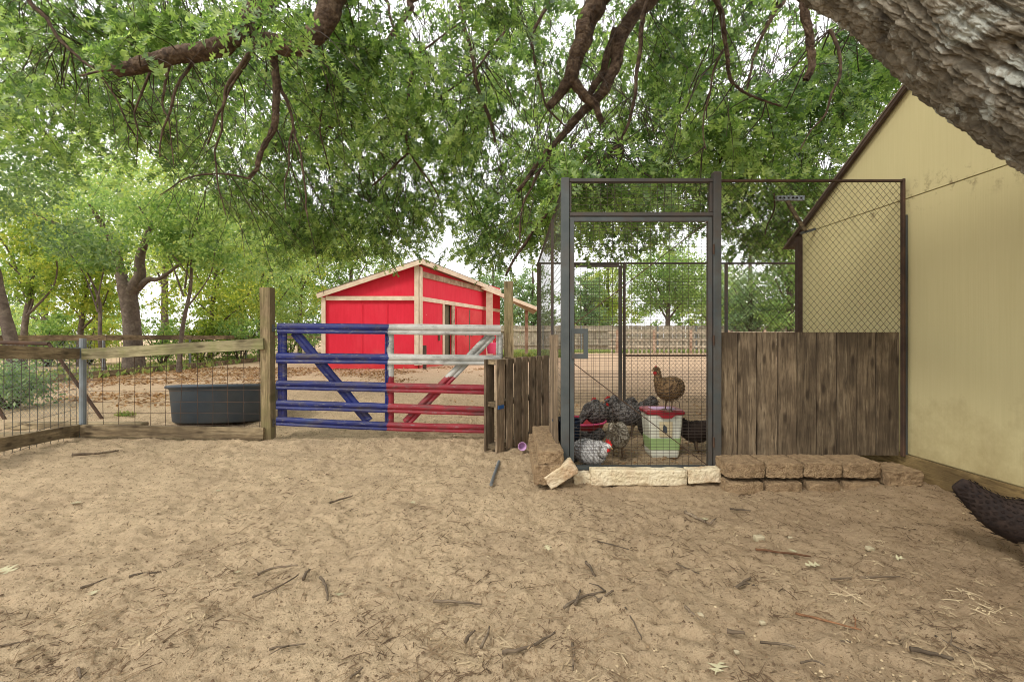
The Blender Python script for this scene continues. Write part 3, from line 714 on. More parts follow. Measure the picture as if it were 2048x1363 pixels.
b = MB(); b.prism([Cc+Vector((0, 0, .2)), Ac+Vector((0, 0, .2)), Ac+Vector((0, 0, zp-.03)), Cc+Vector((0, 0, zt-.03))], (0, .05, 0)); b.build('gable_wall', M['red'], barn, origin=(0, 0, 0))
b = MB(); b.box((-4.37, 14.0, .1), (2.95, .09, .24)); b.build('base_board', M['red2'], barn, origin=(0, 0, 0))
def sidep(t0, t1, z0, z1, name, mat, out=0.0, th=.05, parent=barn):
    b = MB(); a = Ac+sdn*t0+sn*out; c = Ac+sdn*t1+sn*out
    b.prism([a+Vector((0, 0, z0)), c+Vector((0, 0, z0)), c+Vector((0, 0, z1)), a+Vector((0, 0, z1))], -sn*th)
    return b.build(name, mat, parent, origin=(0, 0, 0))
d0, d1 = side(888), side(903); e0, e1 = side(912), side(962)
sidep(.1, d0, .0, 2.1, 'side_wall', M['red']); sidep(d1, side(1000), .0, 2.1, 'side_wall', M['red']); sidep(.1, side(1000), 2.1, zp-.05, 'upper_wall', M['red'])
sidep(d0-.05, d1+.3, .0, 2.1, 'opening_shade_panel', M['dark'], -.10)  # flat panel, its dark colour stands in for shade inside the barn
b = MB(); b.prism([Cc+Vector((0, .06, .1)), Cc+back+Vector((0, .06, .1)), Cc+back+Vector((0, .06, 1.98)), Cc+Vector((0, .06, 2.2))], (.05, 0, 0)); b.build('left_wall', M['red'], barn, origin=(0, 0, 0))
b = MB(); b.prism([Cc+back+Vector((0, 0, .1)), Ac+back+Vector((0, 0, .1)), Ac+back+Vector((0, 0, 2.95)), Cc+back+Vector((0, 0, 1.95))], (0, .05, 0)); b.build('back_wall', M['red'], barn, origin=(0, 0, 0))
sidep(d0-.12, d0, .02, 2.1, 'door_trim', M['trim'], .03); sidep(d1, d1+.22, .02, 2.1, 'door_trim', M['oldtrim'], .03)
sidep(e0, side(937), .05, 2.02, 'barn_door', M['red2'], .035); sidep(side(938), e1, .05, 2.02, 'barn_door', M['red2'], .035)
sidep(side(936.6), side(938.2), .05, 2.02, 'door_gap', M['dark'], .045)
sidep(.12, side(998), 2.1, 2.23, 'band_trim', M['trim'], .045)
sidep(.12, side(965), zp-.42, zp-.24, 'weathered_soffit_board', M['oldtrim'], .05)
b = MB(); b.box((Ac.x-.02, 13.94, 1.66), (.13, .06, 3.1)); b.build('corner_trim', M['trim'], barn, origin=(0, 0, 0))
b = MB(); b.box((Ac.x+.09, 14.06, 1.62), (.05, .26, 3.02)); b.build('corner_trim', M['trim'], barn, origin=(0, 0, 0))
b = MB(); b.box((Cc.x+.06, 13.94, 1.2), (.12, .06, 1.95)); b.build('corner_trim', M['trim'], barn, origin=(0, 0, 0))
b = MB(); b.box((-4.34, 13.945, 2.16), (2.72, .05, .13)); b.build('band_trim', M['trim'], barn, origin=(0, 0, 0))
# roof: slab, rake board, fascia
sl = (zp-zt)/(Ac.x-Cc.x)
rA = Ac+Vector((.0, -.15, 0))+sn*.18; rC = Cc+Vector((-.10, -.15, 0))
q = [Vector((rA.x, rA.y, zp+.04)), Vector((rC.x, rC.y, zt-.10*sl+.04)), Vector((rC.x, rC.y, zt-.10*sl))+back*1.0+Vector((0, 0, -.26)), Vector((rA.x, rA.y, zp))+back+Vector((0, 0, -.26))]
b = MB(); b.prism(q, (0, 0, .07)); b.build('roof', M['roof'], barn, origin=(0, 0, 0))
b = MB(); b.bar(Vector((rC.x, rC.y-.02, zt-.10*sl)), Vector((rA.x, rA.y-.02, zp)), .04, .13); b.build('rake_board', M['trim'], barn, origin=(0, 0, 0))
b = MB(); b.bar(Vector((rA.x, rA.y, zp-.005)), Vector((rA.x, rA.y, zp-.27))+back, .04, .15); b.build('fascia_board', M['trim'], barn, origin=(0, 0, 0))
# thick porch post and porch roof at the far end
pp = Ac+sdn*side(966)+sn*.16
b = MB(); b.box((pp.x+.12, pp.y, 1.42), (.27, .2, 2.84)); b.build('porch_post', M['trim'], barn, origin=(0, 0, 0))
b = MB(); b.prism([(-1.25, 18.6, 2.98), (1.15, 20.2, 2.17), (1.15, 24.5, 2.17), (-.2, 24.5, 2.9)], (0, 0, .08)); b.build('porch_roof', M['oldtrim'], barn, origin=(0, 0, 0))
b = MB(); b.bar((-1.25, 18.56, 3.0), (1.17, 20.16, 2.2), .04, .14); b.build('porch_fascia', M['trim'], barn, origin=(0, 0, 0))
b = MB(); b.box((fx(1053, 22), 22, 1.1), (.16, .16, 2.3)); b.build('porch_post', M['oldtrim'], barn, origin=(0, 0, 0))
sidep(side(974), side(980), .0, 2.1, 'opening_shade_panel', M['dark'], .02)  # dark strip laid on the wall, stands in for shade in the recess
for px in (929, 941): sidep(side(px), side(px)+.05, 1.0, 1.45, 'door_handle', M['dark'], .06)
sidep(side(876), side(876)+.06, .85, 1.25, 'door_handle', M['dark'], .06)
for px in (725, 745+30): MB().box((fx(px, 14), 13.992, 1.15), (.02, .024, 1.85)).build('panel_seam', M['red'], barn, origin=(0, 0, 0))
o = MB().box((Ac.x+.25, 13.8, .35), (.1, .1, .75)).build('short_stake', M['brown']); tag(o, 'short dark stake by the near corner of the red barn', 'stake')
pk = empty('pink_bucket', (0, 0, 0), 'bright pink plastic bucket hanging on the barn porch post', 'bucket')
MB().lathe([(0, 0), (.14, 0), (.19, .36), (.2, .37), (.2, .39), (.175, .36), (.13, .02), (0, .02)], (0, 0, 0), 20).build('pail', M['pink'], pk, smooth=True)
MB().tube([(-.19, 0, .37), (-.12, 0, .5), (0, 0, .56), (.12, 0, .5), (.19, 0, .37)], .008, 6).build('bail', M['wire'], pk)
pk.location = P(983, 707, 16.5)
bb = empty('blue_trough', (0, 0, 0), 'small blue feed trough on the ground by the barn post', 'trough')
MB().lathe([(0, 0), (.3, 0), (.36, .24), (.38, .25), (.34, .24), (.28, .03), (0, .03)], (0, 0, 0), 20, 1, .6).build('tub', M['bluep'], bb, smooth=True)
bb.location = (fx(962, 16.5), 16.6, .0)

# ------------------------------------------------------------------ far fences
ff = empty('privacy_fence', (8, 31, 0), 'tall pale board privacy fence along the far side of the paddock', 'fence')
WO[ff] = Vector((0, 0, 0)); ff.location = (0, 0, 0)
M['farboard'] = m_wood('pale_grey_fence_board', lin(150, 138, 118), lin(186, 174, 152), lin(206, 194, 172), knots=False)
b = MB()
for i in range(230):
    x = -1.0+.15*i; b.box((x, 31+.02*(i % 2)+.02*math.sin(i*.7), .86+random.uniform(-.02, .02)), (.14, .02, 1.72))
o = b.build('fence_boards', M['farboard'], ff, origin=(0, 0, 0)); o['kind'] = 'stuff'
for z in (.4, 1.4): MB().box((16, 30.93, z), (34, .05, .09)).build('rail', M['farboard'], ff, origin=(0, 0, 0))
for i in range(7): MB().box((-.5+i*2.6, 30.9, .85), (.06, .06, 1.75)).build('post', M['galv'], ff, origin=(0, 0, 0))
rf = empty('rail_fence', (9, 26, 0), 'low rail and picket fence in front of the far privacy fence', 'fence')
WO[rf] = Vector((0, 0, 0)); rf.location = (0, 0, 0)
for z in (.42, .82, 1.2): MB().box((11.5, 26, z), (12, .05, .12)).build('rail', M['farboard'], rf, origin=(0, 0, 0))
for i in range(6): MB().box((6+i*2.1, 25.95, .68), (.12, .12, 1.36)).build('post', M['oldtrim'], rf, origin=(0, 0, 0))
b = MB()
for i in range(48): b.box((5.7+i*.25, 26.05, .4), (.09, .03, .78))
o = b.build('pickets', M['farboard'], rf, origin=(0, 0, 0)); o['kind'] = 'stuff'
pts = [Vector((-6+i*2.5, 38, 4.55-.004*i)) for i in range(14)]
o = MB().tube(pts, .018, 6).build('overhead_cable', M['white']); tag(o, 'thin white overhead cable crossing in front of the far trees', 'cable')
for px, top in ((-6, 5.2), (29, 5.0)):
    o = MB().tube([(px, 38, 0), (px, 38, top)], [.14, .11], 10).build('utility_pole', M['bark3']); tag(o, 'slim grey pole carrying the %s end of the white cable' % ('left' if px < 0 else 'right'), 'pole')

# ------------------------------------------------------------------ leaves
# lobed oak leaf, stalk at origin, tip along +Y, lies in XY
LOBE = np.array([(0, .0), (.03, .22), (-.03, .22), (.035, .48), (-.035, .48), (.03, .74), (-.03, .74), (0, 1.0),
                 (.30, .30), (-.30, .30), (.42, .62), (-.42, .62), (.24, .90), (-.24, .90), (.05, .12), (-.05, .12)], float)
LTRI = [(0, 1, 2), (1, 3, 2), (2, 3, 4), (3, 5, 4), (4, 5, 6), (5, 7, 6), (1, 8, 3), (2, 4, 9), (3, 10, 5), (4, 6, 11), (5, 12, 7), (6, 7, 13)]
LV = np.zeros((16, 3)); LV[:, :2] = LOBE; LV[:, 2] = np.abs(LOBE[:, 0])*.35-.18*(LOBE[:, 1])**2
LV = LV[:14]; LT = np.array(LTRI)
DV = np.array([(0, 0, 0), (.26, .45, .05), (0, 1, -.1), (-.26, .45, .05)], float); DT = np.array([(0, 1, 2), (0, 2, 3)])
def frames(dirs, twist):
    """rotation matrices mapping +Y to dirs, with random roll"""
    d = dirs/np.linalg.norm(dirs, axis=1, keepdims=True)
    up = np.tile([0., 0, 1], (len(d), 1)); up[np.abs(d[:, 2]) > .95] = (1, 0, 0)
    s = np.cross(d, up); s /= np.linalg.norm(s, axis=1, keepdims=True); n = np.cross(s, d)
    c, sn_ = np.cos(twist)[:, None], np.sin(twist)[:, None]
    xa = s*c+n*sn_; za = np.cross(xa, d)
    return np.stack([xa, d, za], -1)      # columns
def leaf_mesh(name, pos, dirs, size, mat, lobed=True, twist=None):
    V0, T0 = (LV, LT) if lobed else (DV, DT)
    n = len(pos); tw = rng.normal(0, .7, n) if twist is None else twist
    Rm = frames(dirs, tw)
    V = np.einsum('nij,kj->nki', Rm, V0)*size[:, None, None]+pos[:, None, :]
    T = T0[None]+(np.arange(n)*len(V0))[:, None, None]
    return fast_mesh(name, V.reshape(-1, 3), T.reshape(-1, 3), mat)

# ------------------------------------------------------------------ the big oak
oak = empty('oak_tree', (3.1, .9, 0), 'huge oak whose lichen-covered limb and leafy hanging branches fill the top', 'tree')
WO[oak] = Vector((0, 0, 0)); oak.location = (0, 0, 0)
def catmull(pts, rs, n):
    pts = [Vector(p) for p in pts]; out = []; ro = []
    m = len(pts)
    for i in range(m-1):
        p0, p1, p2, p3 = pts[max(i-1, 0)], pts[i], pts[i+1], pts[min(i+2, m-1)]
        for j in range(n):
            t = j/n
            out.append(.5*((2*p1)+(p2-p0)*t+(2*p0-5*p1+4*p2-p3)*t*t+(3*p1-p0-3*p2+p3)*t**3)); ro.append(rs[i]*(1-t)+rs[i+1]*t)
    out.append(pts[-1]); ro.append(rs[-1]); return out, ro
def bark_tube(name, pts, rs, nu, nper, amp, fu, fv, mat, parent, seed=0, lump=.05):
    cp, cr = catmull(pts, rs, nper); m = len(cp); cp = np.array([tuple(p) for p in cp]); cr = np.array(cr)
    T = np.gradient(cp, axis=0); T /= np.linalg.norm(T, axis=1, keepdims=True)+1e-12
    NX = np.zeros_like(T); a = np.array([0, 0, 1.]) if abs(T[0, 2]) < .9 else np.array([1., 0, 0])
    v = np.cross(T[0], a); v /= np.linalg.norm(v)
    for i in range(m):
        v = v-T[i]*v.dot(T[i]); v /= np.linalg.norm(v); NX[i] = v
    NY = np.cross(T, NX)
    L = np.concatenate([[0], np.cumsum(np.linalg.norm(np.diff(cp, axis=0), axis=1))])
    th = np.linspace(0, 2*np.pi, nu, endpoint=False)
    U, V = np.meshgrid(th, L); Rr = np.repeat(cr[:, None], nu, 1)
    r0 = float(cr.mean())
    # seamless around by mirroring the angle into a 2-D circle offset
    ua = (np.abs(U-np.pi))*r0
    side_ = np.where(U > np.pi, 0, 0)
    wx_ = pn(ua*fu*.3, V*fv*.8, seed+1)*.9; wy_ = pn(ua*fu*.5, V*fv*.6, seed+2)*.7
    n1 = pn(ua*fu+wx_, V*fv+wy_, seed); n2 = pn(ua*fu*1.9+wx_*2, V*fv*1.4, seed+4); n3 = pn(ua*fu*1.4, V*fv*5.5, seed+7); n5 = pn(ua*fu*4, V*fv*6, seed+15)
    n4 = pn(ua*fu*12, V*fv*16, seed+9)
    ridge = 1-np.clip(np.abs(n1)*4.4, 0, 1); ridge2 = 1-np.clip(np.abs(n2)*4.0, 0, 1)
    disp = -amp*(ridge**1.2)*1.15-amp*.55*ridge2-amp*.22*(1-np.clip(np.abs(n3)*5, 0, 1))+amp*.30*n5+amp*.20*n4
    big = lump*r0*fbm(ua*1.6/r0*.5, V*1.2/r0*.3, 3, seed+12)
    RR = Rr+disp+big
    Pv = cp[:, None, :]+NX[:, None, :]*(np.cos(U)*RR)[..., None]+NY[:, None, :]*(np.sin(U)*RR)[..., None]
    idx = np.arange(m*nu).reshape(m, nu); nxt = np.roll(idx, -1, 1)
    Fq = np.stack([idx[:-1], nxt[:-1], nxt[1:], idx[1:]], -1).reshape(-1, 4)
    me = fast_mesh(name, Pv.reshape(-1, 3), Fq, mat, True)
    return link_mesh(name, me, parent, (0, 0, 0))
# trunk base (right, out of view) rising into the leaning limb that crosses the upper right
trk = [(2.95, .75, -.1), (2.88, .9, .6), (2.70, 1.2, 1.25), (2.32, 1.55, 1.83), (2.05, 1.78, 2.24), (1.72, 1.95, 2.72), (1.40, 2.1, 3.05), (.90, 2.4, 3.32)]
trr = [.52, .45, .42, .40, .37, .36, .36, .32]
bark_tube('trunk', trk, trr, 1000, 140, .036, 17, 2.5, M['bark'], oak, 3, .05)
limb = [(.85, 2.4, 3.22), (.1, 3.1, 3.85), (-.9, 3.9, 4.4), (-2.4, 4.6, 4.9), (-4.2, 5.2, 5.4), (-6.2, 6.0, 5.9)]
bark_tube('overhead_limb', limb, [.32, .27, .23, .19, .15, .08], 40, 10, .012, 14, 6, M['bark'], oak, 5)
limb2 = [(1.0, 2.3, 3.2), (1.3, 3.2, 3.95), (1.5, 4.4, 4.8), (1.7, 6.0, 6.1), (1.2, 8, 7.4)]
bark_tube('overhead_limb', limb2, [.26, .22, .18, .12, .06], 36, 10, .012, 14, 6, M['bark'], oak, 8)
LIMBP = [Vector(p) for q_ in (limb, limb2) for p in [tuple(v) for v in catmull(q_, [1]*len(q_), 6)[0]]]
branch_pts = []
def branch(pp, Yd, r0px, r1px, dY=0.0, hang=True, reach=True):
    n = len(pp); pts = [P(a, c, Yd+dY*i/(n-1)) for i, (a, c) in enumerate(pp)]
    pp2 = []
    for i_ in range(len(pts)-1):
        j_ = (pts[i_+1]-pts[i_]).length*.055; pp2 += [pts[i_], (pts[i_]+pts[i_+1])/2+Vector((random.uniform(-j_, j_), random.uniform(-j_, j_), random.uniform(-j_, j_)))]
    pts = pp2+[pts[-1]]; n = len(pts)
    r = [max(.004, 1.12*(r0px+(r1px-r0px)*i/(n-1))*Yd/F) for i in range(n)]
    if reach and pp[0][1] < 30:
        near = min(LIMBP, key=lambda q: (q-pts[0]).length+(0 if q.z > pts[0].z else 3)); pts = [near, (near+pts[0])/2+Vector((0, .0, .12))]+pts; r = [r[0]*1.3, r[0]*1.15]+r
    big = max(r) > .03
    bark_tube('branch', pts, r, 40 if big else 9, 22 if big else 7, .010 if big else .002, 30, 9, M['bark2'], oak, int(pp[0][0]) % 50, .26 if big else .15)
    for i in range(len(pts)-1):
        for k in range(4): branch_pts.append((pts[i].lerp(pts[i+1], k/4), r[i]))
branch([(668, -8), (657, 25), (633, 66), (600, 92), (571, 92), (540, 84), (514, 84)], 3.9, 20, 15)
branch([(532, -8), (514, 25), (485, 58), (444, 90), (395, 104), (349, 111), (288, 127), (232, 141)], 4.4, 21, 12)
branch([(288, 127), (235, 138), (160, 152)], 4.4, 4, 1.5)
branch([(1200, -8), (1173, 41), (1166, 82), (1150, 123), (1142, 158), (1122, 185), (1098, 214)], 4.1, 20, 7)
branch([(1144, 160), (1171, 195), (1192, 212), (1204, 246)], 4.1, 10, 5)
branch([(1304, -8), (1259, 41), (1238, 82), (1229, 136), (1208, 181), (1175, 214), (1142, 251), (1109, 290), (1072, 332), (1035, 382)], 4.3, 14.5, 3)
branch([(1232, 60), (1218, 100), (1205, 150), (1178, 192)], 4.3, 8, 6)
branch([(1290, 20), (1282, 60), (1273, 144), (1257, 247), (1237, 292)], 4.0, 5, 2)
branch([(1429, -8), (1447, 53), (1455, 115), (1464, 164), (1496, 189), (1562, 212)], 3.7, 5.5, 1.5)
branch([(1447, 100), (1425, 150), (1408, 230), (1412, 300)], 3.8, 2.5, 1)
branch([(1600, -10), (1612, 40), (1620, 82), (1624, 123), (1611, 160)], 3.4, 8, 6)
branch([(548, 92), (553, 164), (550, 247), (530, 288), (514, 337), (497, 357)], 4.0, 8, 3)
branch([(555, 148), (575, 205), (587, 255), (600, 300), (612, 390), (616, 434)], 4.1, 3.5, 1.2)
branch([(587, 255), (578, 330), (572, 420)], 4.1, 2, 1)
branch([(516, 88), (485, 127), (452, 177), (435, 230), (415, 290)], 4.1, 4.5, 1.5)
branch([(508, 96), (470, 160), (445, 220), (430, 300), (436, 370), (452, 430)], 4.3, 3, 1)
branch([(390, 118), (361, 160), (341, 222), (325, 263), (320, 315)], 4.5, 3.2, 1.2)
branch([(343, 118), (331, 164), (325, 205), (338, 240), (348, 330)], 4.6, 3, 1)
branch([(305, 130), (284, 185), (269, 230), (275, 285)], 4.6, 2.5, 1)
branch([(497, 357), (420, 348), (362, 362), (320, 390)], 4.5, 2, 1)
branch([(920, -8), (925, 33), (937, 82), (953, 164), (978, 234), (990, 285)], 4.8, 4.5, 2.5)
branch([(1093, -8), (1064, 70), (1072, 136), (1093, 214), (1140, 262)], 4.2, 3.5, 1.5)
branch([(840, -8), (805, 41), (764, 103), (715, 177), (690, 240), (610, 276)], 6.0, 6, 2)
branch([(830, 110), (818, 177), (814, 247), (816, 304), (785, 337), (744, 372)], 5.5, 4, 1.5)
branch([(816, 304), (850, 350), (880, 400)], 5.5, 2, 1)
branch([(1180, 300), (1122, 362), (1093, 427), (1052, 485), (1011, 552)], 4.6, 6, 2)
branch([(1109, 290), (1072, 353), (1048, 403), (1040, 485)], 4.5, 3, 1.5)
branch([(1240, 290), (1185, 340), (1165, 400), (1150, 440)], 4.7, 3, 1)
branch([(980, -8), (1010, 60), (960, 130), (900, 180), (850, 200)], 5.2, 3, 1)
branch([(1560, -8), (1530, 60), (1500, 150), (1470, 230), (1440, 330)], 5.2, 4, 1)
branch([(700, -8), (668, 80), (655, 170), (640, 260), (660, 340)], 5.0, 3, 1)
branch([(760, -8), (800, 90), (830, 110), (900, 60), (960, 10)], 5.5, 3, 1)
branch([(60, -8), (120, 80), (200, 150), (260, 260)], 5.0, 4, 1)
branch([(1520, 300), (1540, 360), (1548, 420), (1530, 470)], 5.5, 2.5, 1)
branch([(1660, 60), (1680, 150), (1650, 230), (1600, 300)], 3.6, 3.5, 1)

# foliage: sprays (twig + alternate leaves) spread through clumps of the crown
clumps = [  # px, py, depth, rx px, ry px, depth radius, sprays
 (110, 90, 8, 260, 150, 1.5, 270), (340, 190, 8.2, 220, 130, 1.3, 230), (90, 250, 8.5, 150, 110, 1.0, 70), (540, 200, 7.8, 170, 190, 1.3, 230), (690, 330, 8, 150, 150, 1.2, 200),
 (600, 440, 8.6, 180, 75, 1.0, 200), (760, 430, 8.2, 110, 80, 1.0, 120), (480, 400, 9, 110, 80, 1.0, 90), (800, 200, 7.8, 150, 190, 1.3, 165), (930, 320, 8.4, 110, 120, 1.2, 130),
 (880, 430, 9, 80, 60, .8, 60), (990, 430, 7.6, 80, 90, .8, 110), (990, 160, 7.6, 140, 160, 1.2, 215), (1090, 360, 6.5, 80, 130, .8, 150), (1180, 420, 8, 90, 60, .8, 75),
 (1260, 460, 8.4, 90, 45, .8, 55), (1300, 250, 7.2, 150, 130, 1.2, 220), (1150, 100, 8.5, 160, 120, 1.2, 170), (1450, 150, 7, 160, 170, 1.3, 165), (1500, 380, 7, 110, 100, 1.0, 125),
 (1540, 470, 7.6, 70, 50, .7, 60), (1640, 220, 6.8, 110, 160, 1.2, 150), (1330, 350, 7.5, 100, 60, .9, 75), (1600, 380, 7.2, 70, 70, .7, 70), (1390, 40, 5.8, 180, 80, 1.0, 120), (1730, 150, 6, 90, 110, .8, 90),
 (160, 50, 5.6, 230, 80, .5, 110), (390, 40, 5.6, 150, 70, .3, 50), (720, 60, 4.6, 150, 90, .6, 70), (690, 210, 5.2, 160, 110, .7, 80), (900, 200, 5, 110, 120, .6, 45), (1180, 330, 3.75, 110, 45, .35, 34),
 (1300, 390, 4.6, 120, 50, .5, 22), (1560, 200, 4.6, 140, 120, .6, 45), (1480, 300, 5, 110, 90, .5, 42), (1400, 210, 4.4, 60, 110, .4, 22), (1700, 110, 4.2, 80, 80, .4, 26), (545, 8, 2.9, 45, 22, .15, 6), (1000, 20, 4, 120, 40, .5, 22), (300, 240, 5.6, 200, 110, .7, 55), (80, 170, 5.2, 110, 90, .6, 40),
 (250, 80, 4.0, 60, 22, .15, 4), (470, 20, 3.8, 70, 20, .15, 7), (-350, 100, 6, 350, 260, 1.5, 90), (2100, 0, 9, 250, 180, 1.5, 60)]
LP, LD, LS, TW = [], [], [], []
for (px, py, Yd, rx, ry, rd_, ns) in clumps:
    c = P(px, py, Yd); ax = rx*Yd/F; az = ry*Yd/F
    k = int(ns*1.75); q = rng.normal(0, .5, (k, 3)); q = q/np.maximum(1, np.linalg.norm(q, axis=1))[:, None]
    pos = np.array(c)+q*np.array([ax, rd_, az])
    den = fbm(pos[:, 0]*1.1+pos[:, 1]*.5, pos[:, 2]*1.2+pos[:, 1]*.3, 3, 77); pos = pos[np.argsort(-(den+rng.normal(0, .15, k)))[:int(ns*1.2)]]
    for p in pos:
        if p[2] < 1.75 and p[1] < 7: continue
        az_ = rng.uniform(0, 2*np.pi); el = rng.uniform(-1.1, .25)
        d = np.array([math.cos(az_)*math.cos(el), math.sin(az_)*math.cos(el), math.sin(el)])
        L = rng.uniform(.22, .5); nl = int(rng.integers(9, 17)); pts = []
        for i in range(5):
            t = i/4; pts.append(p+d*L*t+np.array([0, 0, -.16*L*t*t*2]))
        TW.append(pts)
        for i in range(nl):
            t = .12+.88*i/(nl-1); k_ = min(3, int(t*4)); b0 = pts[k_]+(pts[k_+1]-pts[k_])*(t*4-k_)
            sgn = 1 if i % 2 else -1; sd_ = np.cross(d, [0, 0, 1]); sd_ = sd_/(np.linalg.norm(sd_)+1e-6)
            ld = d*.5+sd_*sgn*.8+rng.normal(0, .35, 3)+np.array([0, 0, -.35]); LP.append(b0); LD.append(ld); LS.append(rng.uniform(.08, .15))
LP, LD, LS = np.array(LP), np.array(LD), np.array(LS)
# keep leaves out of the shed and the big limb
tp = np.array([tuple(v) for v in catmull(trk, trr, 8)[0]])
dm = np.min(np.linalg.norm(LP[:, None, :]-tp[None], axis=2), axis=1)
inside = (LP[:, 0] > 2.55) & (LP[:, 1] < 4.75) & (LP[:, 2] < 2.2+.66*(4.7-LP[:, 1]))
pyv = H-(LP[:, 2]-1)*F/LP[:, 1]; pxv = 1024+LP[:, 0]*F/LP[:, 1]
ok = (dm > .55) & ~inside & (LP[:, 1] > 2.2); LP, LD, LS, pxv, pyv = LP[ok], LD[ok], LS[ok], pxv[ok], pyv[ok]
app = LS/LP[:, 1]*((pxv > -20) & (pxv < 2060) & (pyv > -10)); order = np.argsort(-app); big = order[:300]; rest = order[300:]
print('leaves', len(LP), 'largest px', app[big[0]]*F, app[big[-1]]*F)
o = link_mesh('foliage', leaf_mesh('foliage', LP[rest], LD[rest], LS[rest], M['oakleaf']), oak, (0, 0, 0)); o['kind'] = 'stuff'
lf = fast_mesh('leaf', LV, LT, M['oakleaf']); FM = frames(LD[big], rng.normal(0, .7, len(big)))
for i, k in enumerate(big):
    o = bpy.data.objects.new('leaf', lf); C.objects.link(o); o.parent = oak
    o.matrix_basis = Matrix.Translation(LP[k]) @ Matrix([list(r) for r in FM[i]]).to_4x4() @ Matrix.Scale(float(LS[k]), 4)
# twigs: one joined mesh; each spray stem plus a thin stem towards the closest branch
bpv = np.array([tuple(p) for p, r in branch_pts]+[tuple(p) for p in LIMBP]); tv, tf = [], []
def thin(pts, r0, r1):
    base = len(tv); n = len(pts)
    for i, p in enumerate(pts):
        r = r0+(r1-r0)*i/(n-1)
        for a in (0, 2.09, 4.19): tv.append((p[0]+math.cos(a)*r, p[1]+math.sin(a)*r*.6, p[2]+math.sin(a)*r*.8))
    for i in range(n-1):
        for a in range(3): c = (a+1) % 3; tf.append((base+i*3+a, base+i*3+c, base+i*3+3+c, base+i*3+3+a))
for j, pts in enumerate(TW):
    thin(pts, .0042, .0016)
    if j % 2 == 0:
        p = pts[0]; dd = np.linalg.norm(bpv-p, axis=1)+np.where(bpv[:, 2] < p[2]-.2, 1.5, 0); k = int(np.argmin(dd)); q = bpv[k]
        L = dd[k]
        if L > 1.3: 
            q = p+np.array([rng.normal(0, .3), rng.normal(0, .3), rng.uniform(.5, 1.1)])
        mid1 = q+(p-q)*.35+rng.normal(0, .06, 3)+[0, 0, .05]; mid2 = q+(p-q)*.7+rng.normal(0, .06, 3)
        thin([q, mid1, mid2, p], .0075, .004)
for k in range(230):
    i = int(rng.integers(0, len(branch_pts))); q0, rq = branch_pts[i]; q0 = np.array(q0)
    if q0[2] < 1.9: continue
    a_ = rng.uniform(0, 2*np.pi); L = rng.uniform(.35, 1.1); d_1 = np.array([math.cos(a_)*.8, math.sin(a_)*.5, rng.uniform(-.9, .3)]); curl = np.array([rng.normal(0, .35), rng.normal(0, .2), -rng.uniform(.1, .9)])
    pts = [q0+d_1*L*t+curl*L*t*t for t in (0, .2, .4, .6, .8, 1)]
    pts = [p+rng.normal(0, .008, 3) for p in pts]
    if (pts[-1][2] < 1.6 and pts[-1][0] > .2) or max(p[0]/p[1] for p in pts) > .60: continue
    thin(pts, min(.007, rq*.6), .0022)
o = link_mesh('twigs', fast_mesh('twigs', np.array(tv), np.array(tf), M['stalk']), oak, (0, 0, 0)); o['kind'] = 'stuff'
print('twigs', len(TW))

# ------------------------------------------------------------------ background trees
def crown_pts(ells, n, seedv=0):
    out = []; tot = sum(e[3]*e[4]*e[5] for e in ells)
    for (cx, cy, cz, rx, ry, rz) in ells:
        k = int(n*rx*ry*rz/tot); ncl = max(8, k//34)
        q = rng.normal(0, 1, (ncl, 3)); q /= np.linalg.norm(q, axis=1)[:, None]; q *= (rng.random(ncl)**.45)[:, None]
        cc = q*np.array([rx, ry, rz])+np.array([cx, cy, cz])
        sp = rng.normal(0, .16, (k, 3))*np.array([1.3, 1.3, .75])*max(.7, rx*.45); out.append(cc[rng.integers(0, ncl, k)]+sp)
    return np.concatenate(out)
def tree(label, trunk, tr, ells, n, lsz, mat, limbs=(), name='tree', cat='tree', group=None, bark='bark3'):
    base = trunk[0]; root = empty(name, base, label, cat, group)
    WO[root] = Vector((0, 0, 0)); 
    root.location = (0, 0, 0)
    bark_tube('trunk', trunk, tr, 18, 8, .012, 16, 5, M[bark], root, int(abs(base[0])*7) % 60)
    for lb_, r_ in limbs: bark_tube('limb', lb_, r_, 9, 5, .005, 16, 5, M[bark], root, 9)
    pts = crown_pts(ells, n); pts = pts[pts[:, 2] > .1]; d = rng.normal(0, 1, (len(pts), 3)); d[:, 2] -= .5
    o = link_mesh('crown', leaf_mesh('crown', pts, d, rng.uniform(.6, 1.25, len(pts))*lsz, M[mat], lobed=False), root, (0, 0, 0)); o['kind'] = 'stuff'
    return root
def up(px, Y, pyt, lean=0, Yb=None):
    """trunk path from the ground at px,Y up to the image height pyt"""
    x = fx(px, Y); zt_ = fz(pyt, Y)
    return [(x, Y, -.1), (x+lean*.3, Y, zt_*.35), (x+lean*.6+.05, Y+.1, zt_*.7), (x+lean, Y, zt_)]
